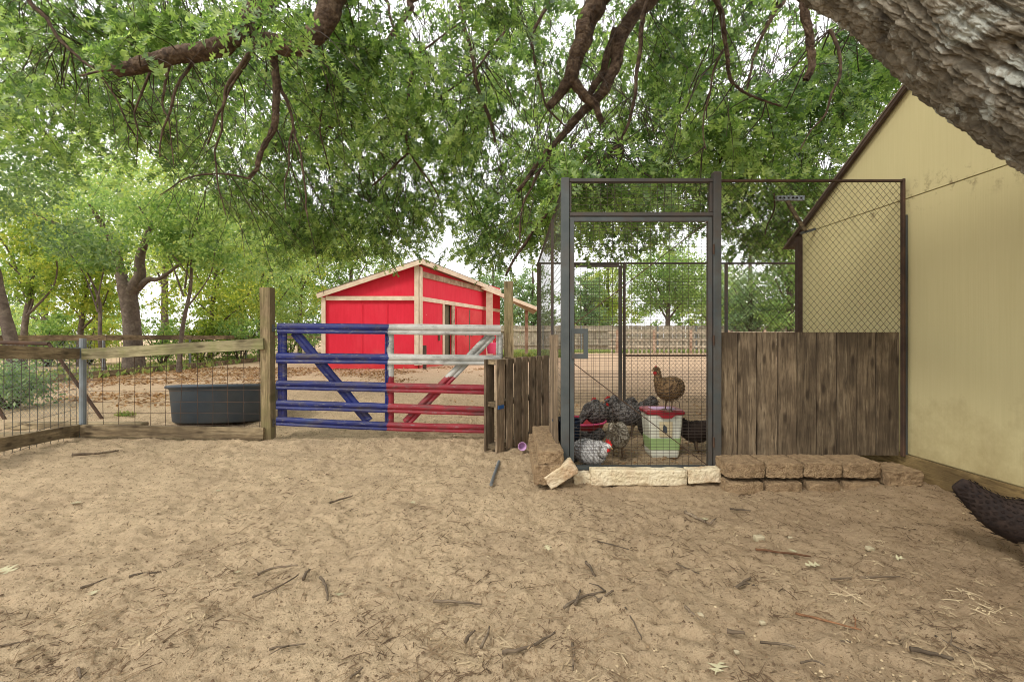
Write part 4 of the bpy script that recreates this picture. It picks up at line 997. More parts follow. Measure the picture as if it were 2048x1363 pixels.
# the thick forked one at the left
Y = 13.0; x = fx(262, Y)
tree('thick forked tree with rough grey trunk behind the paddock rail', [(x+.1, Y, -.1), (x+.06, Y, .8), (x, Y, 1.6), (x-.12, Y, 2.45)], [.30, .225, .21, .23],
     [(x-.4, Y, 5.2, 2.9, 2.0, 1.2), (x+2.6, Y, 3.9, 2.0, 1.6, .9), (x-2.2, Y-.5, 4.4, 1.5, 1.4, .8), (x+1.5, Y+.5, 6.6, 3, 2, 1.3), (x+3.8, Y+.5, 3.0, 1.0, 1.3, .5)], 15000, .12, 'farleafD',
     [([(x-.1, Y, 2.3), (x-.3, Y, 2.8), (x-.5, Y, 3.6), (x-1.2, Y, 4.8)], [.2, .14, .1, .04]), ([(x, Y, 2.3), (x+.25, Y, 2.7), (x+.3, Y, 3.4), (x+.9, Y, 4.9)], [.2, .15, .11, .04]),
      ([(x+.15, Y, 2.35), (x+.5, Y, 2.62), (x+.85, Y, 2.66), (x+1.7, Y, 3.3)], [.12, .08, .05, .03]), ([(x-.4, Y, 3.2), (x-1.4, Y-.2, 3.9), (x-2.4, Y-.4, 4.4)], [.08, .05, .03])])
Y = 8.9; x = fx(38, Y)
tree('leaning grey trunk at the far left edge of the picture', [(x, Y, -.1), (x-.15, Y, .9), (x-.42, Y, 2.0), (x-.7, Y, 3.6)], [.13, .105, .095, .07],
     [(x-.3, Y, 4.2, 1.3, 1.0, .9), (x+.7, Y+.6, 3.0, .8, .9, .45)], 4200, .10, 'farleafC')
specs = [ # label, px, Y, top py, lean, r, crown list rel (dx, z, rx, rz), n, size, mat
 ('slim dark tree second from the left edge', 46, 13.5, 480, .2, .13, [(0, 4.3, 1.5, .9), (.6, 2.9, 1.2, .8)], 5200, .13, 'farleafA'),
 ('young dark-stemmed tree with yellow leaves left of the forked tree', 160, 15, 520, .1, .13, [(0, 3.6, 1.6, 1.2), (.3, 2.2, 1.5, .7)], 6500, .14, 'farleafA'),
 ('bent reddish stem leaning left of the thick forked trunk', 212, 11.5, 540, -.5, .08, [(-.3, 3.2, 1.0, .6)], 2200, .12, 'farleafB'),
 ('slender pale tree halfway between forked tree and gate post', 357, 12.5, 500, .35, .09, [(0, 4.2, 1.4, .9), (.6, 3.1, 1.0, .5)], 5200, .12, 'farleafB'),
 ('leafy green tree just left of the gate post', 420, 18, 470, .2, .14, [(0, 4.4, 2.4, 1.3), (.5, 2.4, 2.2, 1.1)], 9500, .15, 'farleafA'),
 ('yellowing tree behind the wooden gate post', 520, 20, 460, 0, .15, [(0, 4.8, 2.6, 1.4), (0, 2.6, 2.4, 1.2)], 9500, .16, 'farleafD'),
 ('yellow and orange tinged tree left behind the red barn', 600, 23, 470, 0, .16, [(0, 5.6, 2.8, 1.4), (-.8, 3.2, 2.2, 1.6)], 9500, .17, 'farleafA'),
 ('full green tree right behind the barn roof', 700, 28, 450, 0, .2, [(0, 6.0, 3.2, 1.8), (-2, 4.0, 2.6, 1.8)], 8500, .2, 'farleafB'),
 ('dark green tree over the barn porch roof', 985, 34, 520, 0, .2, [(0, 4.6, 2.4, 1.4), (.5, 2.8, 2.4, 1.4)], 6000, .22, 'farleafC'),
 ('blue-green cedar beside the barn porch', 1065, 33, 530, 0, .2, [(0, 4.4, 1.7, 1.7), (.0, 2.4, 2.0, 1.6)], 6500, .2, 'farleafC'),
 ('dark blue-green cedar seen through the left of the pen door', 1170, 34, 540, 0, .2, [(0, 4.2, 1.6, 1.8), (0, 2.2, 2.1, 1.4)], 6500, .2, 'farleafC'),
 ('bright yellow-green tree behind the middle of the pen door', 1215, 40, 520, 0, .25, [(0, 5.4, 2.8, 2.0), (0, 3.0, 3.0, 1.8)], 7500, .24, 'farleafA'),
 ('round bright green tree with visible trunk behind the pen door', 1335, 36, 500, .1, .3, [(0, 6.3, 3.6, 1.8), (.2, 4.2, 3.4, 1.5)], 11000, .24, 'farleafB'),
 ('green tree behind the right post of the pen door', 1430, 40, 520, 0, .25, [(0, 5.6, 2.8, 2.0), (0, 3.2, 3.2, 2.0)], 7500, .25, 'farleafD'),
 ('grey-green tree seen through the chain link, left half', 1500, 30, 480, 0, .25, [(0, 3.6, 2.0, 1.8), (.3, 2.2, 2.2, 1.3)], 7500, .2, 'farleafC'),
 ('tall bright tree seen through the chain link next to the shed', 1580, 27, 440, 0, .25, [(0, 6.0, 1.9, 1.6), (.2, 4.0, 2.2, 1.6), (.0, 2.2, 2.2, 1.2)], 9500, .2, 'farleafB'),
 ('tall tree far behind the yellow shed', 1720, 30, 430, 0, .3, [(0, 7, 3.0, 2.4), (0, 3.6, 3.0, 2.0)], 5000, .25, 'farleafB'),
 ('broad pale green tree beyond the left paddock corner', 90, 22, 430, 0, .2, [(0, 5.2, 3.0, 1.6), (-2, 3.4, 2.6, 1.6)], 8500, .17, 'farleafB'),
 ('tall yellow-green tree rising over the left tree row', 330, 24, 330, 0, .25, [(0, 8.2, 3.4, 2.0), (.5, 5.5, 3.6, 1.8)], 10500, .18, 'farleafD'),
 ('tall green tree at the back of the left row', 190, 27, 330, .5, .25, [(0, 9.5, 3.4, 2.2), (1, 6.0, 3.8, 1.8)], 8500, .19, 'farleafA'),
 ('tall back tree between forked tree and barn', 480, 30, 360, .5, .25, [(0, 8.6, 3.6, 2.0), (1, 5.5, 4.0, 2.2)], 9000, .2, 'farleafB')]
for (lab, px, Y, pyt, lean, r, cr_, n, sz, mt) in specs:
    x = fx(px, Y); r *= .62; tr_ = up(px, Y, pyt, lean)
    lm = []
    for (dx, z, rx, rz) in cr_[:2]:
        lm.append(([(x+lean*.5, Y, z*.55), (x+dx+rx*.25, Y, z*.85), (x+dx+rx*.6, Y-.3, z+rz*.4)], [r*.5, r*.3, .02]))
        lm.append(([(x+lean*.4, Y, z*.5), (x+dx-rx*.25, Y, z*.8), (x+dx-rx*.6, Y-.3, z+rz*.3)], [r*.5, r*.3, .02]))
    tree(lab, tr_, [r*1.25, r, r*.8, r*.3], [(x+dx, Y, z, rx, rx*.8, rz) for (dx, z, rx, rz) in cr_], n, sz, mt, lm)
# undergrowth along the left fence and further shrubs
def shrub(label, px, Y, rx, rz, n, sz, mat):
    x = fx(px, Y); root = empty('shrub', (x, Y, 0), label, 'shrub'); WO[root] = Vector((0, 0, 0)); root.location = (0, 0, 0)
    b = MB()
    for k in range(7):
        a = k*.9; b.tube([(x, Y, -.05), (x+math.cos(a)*rx*.3, Y+math.sin(a)*.3, rz*.8), (x+math.cos(a)*rx*.7, Y+math.sin(a)*.5, rz*1.5)], [.025, .018, .006], 5)
    b.build('stems', M['stalk'], root, origin=(0, 0, 0))
    pts = crown_pts([(x, Y, rz*.95, rx, rx*.7, rz)], n); pts = pts[pts[:, 2] > .02]; d = rng.normal(0, 1, (len(pts), 3))
    o = link_mesh('leaves', leaf_mesh('leaves', pts, d, rng.uniform(.6, 1.3, len(pts))*sz, M[mat], lobed=False), root, (0, 0, 0)); o['kind'] = 'stuff'
shrub('feathery grey-green weed clump behind the wire at the far left', 22, 6.3, .42, .30, 2200, .06, 'farleafC')
for a in (('low green shrub under the leaning trunk', 95, 15, 1.1, .8, 2200, .12, 'farleafB'), ('yellow-green shrub left of the forked trunk', 180, 16, 1.2, .9, 2600, .12, 'farleafA'),
          ('sparse shrub right of the forked trunk', 325, 14.5, .8, .8, 1400, .11, 'farleafB'), ('bright shrub behind the fence near the middle of the rail', 400, 17, 1.2, 1.0, 2600, .13, 'farleafA'),
          ('green shrub left of the wooden gate post', 480, 17, 1.1, .9, 2400, .12, 'farleafB'), ('shrub right of the wooden gate post', 580, 22, 1.4, 1.2, 2600, .14, 'farleafD'),
          ('pale shrub between the leftmost stems', 20, 19, 1.8, 1.2, 2600, .14, 'farleafD'), ('grey-green shrub under the orange tree left of the barn', 618, 26, 1.6, 1.4, 2200, .16, 'farleafC')): shrub(*a)
# far wood that reads as one mass
pts = []
for i in range(96):
    x = -130+i*2.2+rng.uniform(-.6, .6); Yt = 50+8*math.sin(i*.9); hgt = rng.uniform(2.4, 4.2); pts.append((x, Yt, hgt*.7, 2.6, 2, hgt))
q = crown_pts(pts, 60000); q = q[q[:, 2] > 0]
o = link_mesh('distant_wood', leaf_mesh('distant_wood', q, rng.normal(0, 1, (len(q), 3)), rng.uniform(.3, .55, len(q)), M['farleafB'], lobed=False)); tag(o, 'far line of woods behind everything', None, None, 'stuff')
# grass tufts
def tufts(name, cx, cy, rx, ry, n, h, label):
    xx = cx+rng.uniform(-rx, rx, n); yy = cy+rng.uniform(-ry, ry, n); zz = gbase(xx, yy); d = np.stack([rng.normal(0, .35, n), rng.normal(0, .35, n), np.ones(n)], -1)
    o = link_mesh(name, leaf_mesh(name, np.stack([xx, yy, zz], -1), d, rng.uniform(.5, 1.2, n)*h, M['grass'], lobed=False)); tag(o, label, None, None, 'stuff')
tufts('grass', 8, 28.5, 9, 2.0, 9000, .16, 'green grass strip in front of the far fence')
tufts('grass', .9, 24, 1.6, 3, 2200, .25, 'grass by the barn porch')
tufts('grass', -11.0, 15, 1.4, 7, 1300, .2, 'grass and weeds under the paddock fence')
tufts('grass', fx(235, 5.6), 5.7, .1, .05, 60, .07, 'small green tuft behind the near fence')

# ------------------------------------------------------------------ hens
def mat_plume(name, a, b_, c, bars=True, sc=70, spots=False):
    n = N(name); co = n.coord(rand=True); no = n.noise(co, 24, 4, .65)
    base = n.ramp(no, [(.35, a), (.62, b_)])
    if bars:
        w_ = n.new('ShaderNodeTexWave'); n.l(co, w_.inputs['Vector']); w_.inputs['Scale'].default_value = sc/6.28*1.0; w_.inputs['Distortion'].default_value = 6
        w_.inputs['Detail'].default_value = 3; w_.inputs['Detail Scale'].default_value = 4; w_.bands_direction = 'DIAGONAL'
        base = n.mix(n.ramp(w_.outputs[0], [(.42, BK), (.6, WH)]), base, c)
    n.col(base); n.bump(n.noise(co, 70, 4, .6), .5, .006); n.b.inputs['Roughness'].default_value = .85; return n.m
M['plBrown'] = mat_plume('brown_partridge_plumage', lin(58, 44, 32), lin(100, 78, 52), lin(132, 106, 74), True, 90)
M['plBarred'] = mat_plume('barred_dark_plumage', lin(42, 38, 36), lin(66, 62, 60), lin(112, 108, 104), True, 80)
M['plGrey'] = mat_plume('pale_grey_barred_plumage', lin(204, 202, 198), lin(176, 174, 170), lin(140, 138, 136), True, 80)
M['plTan'] = mat_plume('grey_tan_plumage', lin(206, 200, 184), lin(160, 150, 130), lin(110, 100, 84), True, 60)
M['plDark'] = mat_plume('near_black_plumage', lin(30, 22, 19), lin(50, 38, 31), lin(72, 58, 48), False, 40)
BODY = [(-.235, .335, .010, .030), (-.20, .305, .026, .050), (-.145, .255, .046, .064), (-.09, .215, .072, .085), (-.02, .195, .092, .102), (.05, .205, .088, .098), (.10, .235, .062, .076)]
NECKS = {'up': [(.13, .29, .038, .042), (.142, .345, .027, .030), (.158, .385, .024, .026), (.180, .388, .018, .020), (.196, .384, .010, .011)],
         'mid': [(.14, .265, .040, .044), (.175, .30, .028, .030), (.205, .322, .024, .026), (.228, .320, .018, .019), (.243, .314, .010, .011)],
         'peck': [(.15, .20, .042, .044), (.19, .15, .028, .030), (.22, .11, .024, .026), (.235, .085, .019, .020), (.243, .068, .010, .011)],
         'tuck': [(.12, .245, .045, .045), (.14, .272, .034, .034), (.158, .292, .027, .028), (.180, .292, .019, .020), (.196, .286, .010, .011)]}
BODY2 = [(-.175, .225, .012, .030), (-.15, .22, .040, .058), (-.115, .215, .066, .082), (-.075, .21, .086, .102), (-.02, .205, .098, .112), (.045, .22, .090, .104), (.09, .25, .064, .078)]
def hen(label, loc, rz, plume, neck='up', sit=False, sc=1.0, head=None, combs=1.0, body=None):
    root = empty('hen', (0, 0, 0), label, 'hen', None)
    ctr = (body or BODY)+NECKS[neck]; zo = -.085 if sit else 0
    pts = [(x, 0, z+zo) for x, z, a, c in ctr]; n = 5
    c3, wa = catmull(pts, [q[2] for q in ctr], n); _, wb = catmull(pts, [q[3] for q in ctr], n)
    m = len(c3); nu = 22; b = MB(); fl = MB()
    for i in range(m):
        t = (c3[min(i+1, m-1)]-c3[max(i-1, 0)]).normalized(); sx = Vector((0, 1, 0)); uz = t.cross(sx); uz = -uz if uz.dot(Vector((0, 0, 1))) < 0 and abs(t.x) > .5 else uz
        uz = sx.cross(t)*-1
        for k in range(nu):
            a = 2*math.pi*k/nu; ra, rb = wa[i], wb[i]
            wing = 1+.10*math.exp(-((c3[i].x+.02)/.07)**2)*max(0, abs(math.cos(a)))**2
            p = c3[i]+sx*math.cos(a)*ra*wing+uz*math.sin(a)*rb
            import mathutils.noise as mn
            p += (p-c3[i]).normalized()*(mn.noise(p*38+Vector((loc[0]*9, 0, 0)))*.005*(1 if ra > .03 else .3)); b.v.append(p)
            if 1 < i < m-8 and (k+i) % 2 == 0 and ra > .02:
                o_ = (p-c3[i]).normalized(); back = -t; s_ = o_.cross(back).normalized(); Lf = (.030 if plume != 'plDark' else .022)*random.uniform(.8, 1.3)
                q0 = p+o_*.001; q1 = q0+back*Lf*.5+s_*Lf*.32+o_*.003; q2 = q0+back*Lf+o_*.004+Vector((random.uniform(-.004, .004), 0, -.003)); q3 = q0+back*Lf*.5-s_*Lf*.32+o_*.003
                z = len(fl.v); fl.v += [q0, q1, q2, q3]; fl.f.append((z, z+1, z+2, z+3))
    for i in range(m-1):
        for k in range(nu): b.f.append((i*nu+k, i*nu+(k+1) % nu, (i+1)*nu+(k+1) % nu, (i+1)*nu+k))
    b.f.append(tuple(reversed(range(nu)))); b.f.append(tuple((m-1)*nu+k for k in range(nu)))
    b.build('body', M[plume], root, smooth=True)
    if fl.v: f_ = fl.build('feathers', M[plume], root); f_['kind'] = 'stuff'
    hx, hz = ctr[-3][0], ctr[-3][1]+zo; d = (c3[-1]-c3[-6]).normalized(); tip = c3[-1]
    MB().tube([tip-d*.008, tip+d*.008, tip+d*.024+Vector((0, 0, -.004))], [.0095, .007, .001], 8).build('beak', M['beak'], root)
    upv = Vector((0, 1, 0)).cross(d)*-1
    if upv.z < 0 and neck != 'peck': upv = -upv
    hc = Vector((hx, 0, hz))
    cb = MB(); pr = []
    for u, v_ in ((-.022, .018), (-.02, .040), (-.010, .030), (-.004, .046), (.004, .032), (.012, .042), (.018, .028), (.030, .030), (.030, .014)): pr.append(hc+d*u*combs+upv*(.004+v_*combs)+Vector((0, -.003, 0)))
    cb.prism(pr, (0, .006, 0)).build('comb', M['comb'], root)
    for sgn in (-1, 1):
        MB().tube([hc+d*.022+Vector((0, sgn*.008, 0))-upv*.012, hc+d*.026+Vector((0, sgn*.009, 0))-upv*.028, hc+d*.024+Vector((0, sgn*.008, 0))-upv*.042], [.007, .010, .004], 8).build('wattle', M['comb'], root)
        MB().tube([hc+d*.006+Vector((0, sgn*.020, 0))+upv*.004, hc+d*.006+Vector((0, sgn*.0245, 0))+upv*.004], [.005, .002], 8).build('eye', M['eye'], root)
        if not sit:
            lg = MB(); hx_ = .0+.012*sgn; fy = sgn*.042
            lg.tube([(hx_-.01, fy, .16), (hx_-.018, fy, .105), (hx_-.012, fy, .075), (hx_+.0, fy, .012)], [.032, .016, .0075, .0065], 8)
            for an in (-28, 0, 28, 180):
                L = .055 if an != 180 else .028; lg.tube([(hx_, fy, .012), (hx_+math.cos(R(an))*L*.5, fy+math.sin(R(an))*L*.5, .011), (hx_+math.cos(R(an))*L, fy+math.sin(R(an))*L, .003)], [.006, .005, .002], 6)
            lg.build('leg', M['shank'], root, smooth=True)
    root.location = loc; root.rotation_euler = (0, 0, R(rz)); root.scale = (sc, sc, sc); return root
def at(px, py, z): Y = (CZ-z)*F/(py-H); return (fx(px, Y), Y, z)
ZP = .055
hen('brown hen with red face standing on the lidded pail', at(1336, 822, .425), 212, 'plBrown', 'up', sc=.84, combs=.7, body=BODY2)
hen('pale grey barred hen lying by the door, bright red comb', at(1184, 933, ZP), -48, 'plGrey', 'tuck', True, .84, combs=1.3, body=BODY2)
hen('grey and tan hen pecking, rear toward the pen middle', at(1236, 916, ZP), 62, 'plTan', 'peck', sc=.86)
hen('dark barred hen on the left of the group at the red bowl', at(1196, 866, ZP), 205, 'plBarred', 'peck', sc=1.0)
hen('dark barred hen in the middle of the group, head raised', at(1222, 864, ZP), 160, 'plBarred', 'tuck', sc=1.0)
hen('long dark barred hen stretching toward the pail', at(1262, 872, ZP), 185, 'plBarred', 'mid', sc=1.05)
hen('black hen half hidden left of the pail', at(1296, 892, ZP), 250, 'plDark', 'mid', sc=.85)
hen('black hen with red comb right of the pail, by the door frame', at(1394, 905, ZP), 8, 'plDark', 'mid', sc=.88, combs=1.2)
hen('small barred hen crouching beside the dark blue bucket', at(1168, 905, ZP), 130, 'plBarred', 'tuck', True, .82)
hen('light grey hen glimpsed in the gap beside the plank wall', at(1450, 898, ZP), 60, 'plGrey', 'tuck', sc=.85)
hen('dark brown hen walking out of the picture at the right edge', (2.27, 2.0, -.01), -32, 'plDark', 'mid', sc=.98)

# ------------------------------------------------------------------ lidded pail
pail = empty('lidded_pail', (0, 0, 0), 'square white plastic pail with red lid and green band in the pen', 'pail')
def rrect(hw, hd, r, z, n=5):
    out = []
    for (cx, cy, a0) in ((hw-r, hd-r, 0), (-hw+r, hd-r, 90), (-hw+r, -hd+r, 180), (hw-r, -hd+r, 270)):
        for i in range(n): a = R(a0+90*i/(n-1)); out.append(Vector((cx+r*math.cos(a), cy+r*math.sin(a), z)))
    return out
def loft(b, rings):
    base = len(b.v); n = len(rings[0])
    for r_ in rings: b.v += r_
    for i in range(len(rings)-1):
        for k in range(n): b.f.append((base+i*n+k, base+i*n+(k+1) % n, base+(i+1)*n+(k+1) % n, base+(i+1)*n+k))
    b.f.append(tuple(base+k for k in reversed(range(n)))); b.f.append(tuple(base+(len(rings)-1)*n+k for k in range(n)))
    return b
loft(MB(), [rrect(.115, .10, .02, 0), rrect(.122, .106, .025, .02), rrect(.150, .128, .03, .35)]).build('tub', M['white'], pail, smooth=False)
loft(MB(), [rrect(.1265, .1105, .026, .06), rrect(.1365, .1185, .028, .155)]).build('green_band', M['green'], pail)
loft(MB(), [rrect(.158, .136, .03, .345), rrect(.163, .141, .03, .352), rrect(.163, .141, .03, .368), rrect(.152, .13, .03, .378)]).build('lid', M['redp'], pail)
b = MB(); pr = [Vector((x, -.143, z)) for x, z in ((-.09, .35), (-.055, .335), (-.035, .318), (.035, .318), (.055, .335), (.09, .35))]; b.prism(pr, (0, -.008, 0)).build('lid_lip', M['redp'], pail)
loft(MB(), [rrect(.10, .08, .02, .379), rrect(.10, .08, .02, .3815)]).build('lid_inset', M['lilac'], pail)
b = MB(); b.prism([(-.06, -.1275, .17), (.05, -.1275, .17), (.05, -.1345, .29), (-.06, -.1345, .29)], (0, -.002, 0)).build('label_patch', M['bone'], pail)
b = MB(); b.prism([(-.035, -.1335, .21), (.005, -.1335, .20), (.0, -.137, .25), (-.025, -.138, .27)], (0, -.002, 0)).build('printed_picture', M['tank'], pail)
MB().tube([(-.166, 0, .35), (-.155, 0, .43), (-.11, 0, .455), (.11, 0, .455), (.155, 0, .43), (.166, 0, .35)], .0025, 6).build('wire_handle', M['wire'], pail)
MB().tube([(-.045, -.02, .458), (.045, -.02, .458)], .009, 8).build('handle_grip', M['bone'], pail)
pl_ = at(1332, 914, ZP); pail.location = (pl_[0], pl_[1]+.11, ZP-.005); pail.scale = (.92, .92, .98)
# red bowl, blue bucket
bw = empty('red_bowl', at(1163, 868, ZP), 'wide red rubber feed bowl with pink rim behind the hens', 'bowl')
MB().lathe([(0, .0), (.17, .0), (.22, .12), (.23, .125), (.22, .13), (.16, .02), (0, .02)], WO[bw], 28).build('dish', M['redp'], bw, smooth=True)
MB().lathe([(.222, .122), (.24, .128), (.24, .14), (.222, .14)], WO[bw], 28).build('rim', M['pink'], bw, smooth=True)
bk = empty('blue_bucket', (fx(1133, 3.5), 3.50, ZP-.01), 'dark blue plastic bucket just inside the left of the pen door', 'bucket')
MB().lathe([(0, 0), (.085, 0), (.105, .30), (.112, .305), (.112, .32), (.10, .31), (.08, .02), (0, .02)], WO[bk], 24).build('pail', M['navy'], bk, smooth=True)
MB().tube([WO[bk]+Vector(v) for v in ((-.1, -.01, .31), (-.02, -.09, .29), (.06, -.09, .27), (.108, -.01, .31))], .003, 6).build('bail', M['galv'], bk)
cp_ = empty('pink_cup', (0, 0, 0), 'small lilac plastic cup lying on its side at the pallet foot', 'cup')
MB().lathe([(0, .0), (.022, .0), (.035, .07), (.038, .072), (.0355, .076), (.03, .066), (.018, .006), (0, .006)], (0, 0, 0), 24).build('cup_wall', M['lilac'], cp_, smooth=True)
cp_.location = at(1042, 890, .055); cp_.rotation_euler = (R(84), R(0), R(8))
# hanging tool near the shed eave
tl = empty('hanging_scraper', (0, 0, 0), 'wooden-handled scraper with perforated blue-grey metal head hung by the shed eave', 'tool')
WO[tl] = Vector((0, 0, 0)); Yt = 4.15
b = MB(); a, c = P(1552, 396.5, Yt), P(1607, 396.5, Yt); b.bar(a, c, .03, .042); b.build('metal_head', M['galv'], tl, origin=(0, 0, 0))
for i in range(6):
    p = P(1558+8.5*i, 396.5, Yt); MB().box(p+Vector((0, -.016, 0)), (.016, .004, .014)).build('slot', M['eye'], tl, origin=(0, 0, 0))
MB().bar(P(1574, 402, Yt), P(1611, 464, Yt), .02, .03).build('handle', M['boardx2'], tl, origin=(0, 0, 0))
MB().bar(P(1600, 467, Yt), P(1630, 458, Yt), .02, .022).build('clip', M['steel'], tl, origin=(0, 0, 0))
# metal pipe on the ground
a, c = GP(998, 925, .012), GP(982, 972, .012)
o = MB().tube([a, a.lerp(c, .5)+Vector((0, 0, .004)), c], .011, 10).build('metal_pipe', M['galv'], origin=c); tag(o, 'short grey metal pipe lying on sand below the pallet', 'pipe')

# ------------------------------------------------------------------ sticks, leaves, stones on the sand
def stick(pp, rpx, label, mat='stick', name='stick', forks=()):
    pts = [GP(a, c, .006) for a, c in pp]; Yd = pts[0].y; r = rpx*Yd/F*.40
    cp, cr = catmull(pts, [r*(1-.45*i/(len(pts)-1)) for i in range(len(pts))], 4)
    cp = [p+Vector((random.uniform(-1, 1), random.uniform(-1, 1), 0))*r*.5+Vector((0, 0, r*.7)) for p in cp]
    cr = [q_*random.uniform(.82, 1.15) for q_ in cr]
    b = MB(); b.tube(cp, cr, 7)
    for (i, dx, dy) in forks:
        p = cp[i]; q_ = p+Vector((dx, dy, .015)); b.tube([p, (p+q_)/2+Vector((.004, 0, .006)), q_], [r*.6, r*.5, r*.25], 6)
    o = b.build(name, M[mat], smooth=True, origin=cp[0]); tag(o, label, 'stick'); return o
SK = [
 ([(1370, 1028), (1395, 1040), (1420, 1052)], 9, 'forked grey stick just below the limestone bar', 'stick', ((8, .05, .04), (6, -.02, -.05))),
 ([(1512, 1102), (1560, 1108), (1622, 1116)], 7, 'reddish brown flat stick below the retaining blocks', 'stickr'),
 ([(1662, 1161), (1720, 1158), (1800, 1156)], 6, 'long straight dark stick below the blocks, toward the shed', 'stick'),
 ([(1820, 1302), (1860, 1312), (1904, 1324)], 13, 'thick dark bark-covered stick at the lower right', 'stick'),
 ([(1870, 1275), (1900, 1292), (1940, 1310)], 5, 'forked twig just above the thick dark stick', 'stick', ((4, .04, .04),)),
 ([(1590, 1230), (1650, 1245), (1725, 1265)], 7, 'long red-brown twig in the lower right middle', 'stickr', ((7, .03, .05),)),
 ([(1455, 1268), (1470, 1270), (1490, 1272)], 12, 'short stubby dark stick in the lower right middle', 'stick'),
 ([(1520, 1288), (1560, 1292), (1590, 1298)], 8, 'knobby grey stick left of the thick one at the bottom', 'stick'),
 ([(1660, 1287), (1685, 1287), (1702, 1288)], 7, 'short dark twig lying level near the bottom right', 'stick'),
 ([(1370, 1218), (1385, 1232), (1402, 1248)], 9, 'pale grey stick lying slantwise right of the middle', 'stick'),
 ([(1468, 1180), (1490, 1170), (1515, 1176)], 7, 'curved arching twig under the long straight one', 'stick'),
 ([(1500, 1160), (1484, 1168), (1472, 1176)], 6, 'short twig right above the curved arching one', 'stick'),
 ([(1172, 1128), (1185, 1145), (1192, 1162)], 8, 'stubby upright-looking stick below the pen door', 'stick'),
 ([(1128, 1220), (1165, 1198), (1212, 1186)], 8, 'curved branch piece with fork in the lower middle', 'stick', ((5, .03, -.05), (8, -.06, .03))),
 ([(1150, 1214), (1156, 1200), (1160, 1184)], 9, 'short thick stick crossing the curved branch piece', 'stick'),
 ([(1196, 1206), (1212, 1195), (1228, 1186)], 9, 'dark chunk of stick right of the curved branch piece', 'stick'),
 ([(1004, 1310), (1060, 1298), (1108, 1270)], 10, 'long bent grey branch at the bottom middle', 'stick'),
 ([(1146, 1290), (1147, 1315), (1145, 1345)], 8, 'stick pointing at the viewer near the bottom middle', 'stick'),
 ([(1250, 1218), (1268, 1248), (1284, 1282)], 5, 'thin long twig pointing toward the viewer right of middle', 'stick'),
 ([(866, 1206), (910, 1208), (962, 1212)], 8, 'straight level stick in the lower middle', 'stick'),
 ([(518, 1152), (545, 1140), (595, 1134)], 7, 'arched twig on clean sand, left of middle', 'stick'),
 ([(505, 1198), (555, 1178), (598, 1152)], 6, 'long thin slanting twig under the arched one', 'stick'),
 ([(640, 1158), (652, 1175), (654, 1205)], 8, 'curved short twig right of the long slanting one', 'stick'),
 ([(608, 1162), (612, 1152), (618, 1144)], 9, 'stub of twig beside the end of the arched one', 'stick'),
 ([(540, 1302), (570, 1296), (610, 1292)], 6, 'forked twig on the sand at the bottom left middle', 'stick', ((5, -.03, -.06),)),
 ([(162, 1180), (190, 1170), (214, 1160)], 7, 'short slanting stick at the lower left', 'stick'),
 ([(258, 1156), (285, 1150), (320, 1148)], 6, 'fine level twig at the left', 'stick'),
 ([(158, 1340), (160, 1350), (161, 1361)], 8, 'pale stub at the bottom left edge', 'stick'),
 ([(0, 1296), (20, 1292), (40, 1288)], 6, 'twig end entering at the lower left edge', 'stick'),
 ([(660, 1008), (685, 1000), (706, 994)], 6, 'thin stick on the sand below the farm gate', 'stick'),
 ([(145, 912), (190, 910), (236, 904)], 8, 'dark curved stick near the foot of the steel post', 'stick'),
 ([(930, 1290), (940, 1275), (950, 1265)], 10, 'short thick stick left of the long bent branch', 'stick'),
 ([(960, 1300), (972, 1280), (980, 1258)], 9, 'upright-looking stick beside the long bent branch', 'stick'),
 ([(1352, 1130), (1375, 1140), (1398, 1150)], 4, 'thin pale curved root in the middle right', 'stick'),
 ([(1195, 1085), (1225, 1092), (1258, 1102)], 4, 'fine twig below the tilted cream block', 'stick'),
 ([(1460, 1000+20), (1480, 1022), (1500, 1024)], 6, 'short dark twig below the first retaining block', 'stick'),
 ([(700, 1360), (715, 1350), (725, 1340)], 7, 'small twig at the bottom edge, left of middle', 'stick'),
 ([(1600, 1330), (1625, 1325), (1650, 1335)], 6, 'short crooked twig at the bottom right', 'stick'),
]
for s_ in SK: stick(s_[0], s_[1], s_[2], s_[3] if len(s_) > 3 else 'stick', 'stick', s_[4] if len(s_) > 4 else ())
lfp = fast_mesh('fallen_leaf', LV*np.array([1.1, 1, .5]), LT, M['pale'])
for (px, py, sz, rz, lab) in ((28, 1152, .085, 70, 'large pale lobed leaf at the lower left edge'), (165, 1008, .06, 100, 'pale leaf left of the middle distance sand'), (183, 1196, .05, 30, 'small pale leaf by the lower left stick'),
    (485, 1148, .05, 80, 'pale dry leaf left of the arched twig'), (678, 1198, .055, 20, 'pale curled leaf right of the curved twig'), (440, 985, .05, 60, 'faint pale leaf on the sand below the stock tank'), (1090, 1093, .045, 200, 'pale green leaf below the tilted block'),
    (1418, 1044, .06, 30, 'pale leaf caught on the forked grey stick'), (1594, 1098+12, .05, 10, 'pale leaf beside the reddish flat stick'), (1645, 1134, .07, 85, 'pale green lobed leaf right of the middle'), (1812, 1121, .05, 60, 'small green-white leaf toward the shed'),
    (1430, 1357, .07, -35, 'large pale lobed leaf cut by the bottom edge'), (830, 1000+10, .05, 40, 'small pale leaf on the sand below the pallet'), (690, 960+25, .045, 140, 'tiny bluish leaf below the gate'), (60, 958, .05, 10, 'pale leaf near the far left fence foot')):
    p = GP(px, py, .012); o = link_mesh('fallen_leaf', lfp, None, p); o.rotation_euler = (R(random.uniform(-12, 12)), R(random.uniform(-12, 12)), R(rz)); o.scale = (sz,)*3; tag(o, lab, 'leaf')
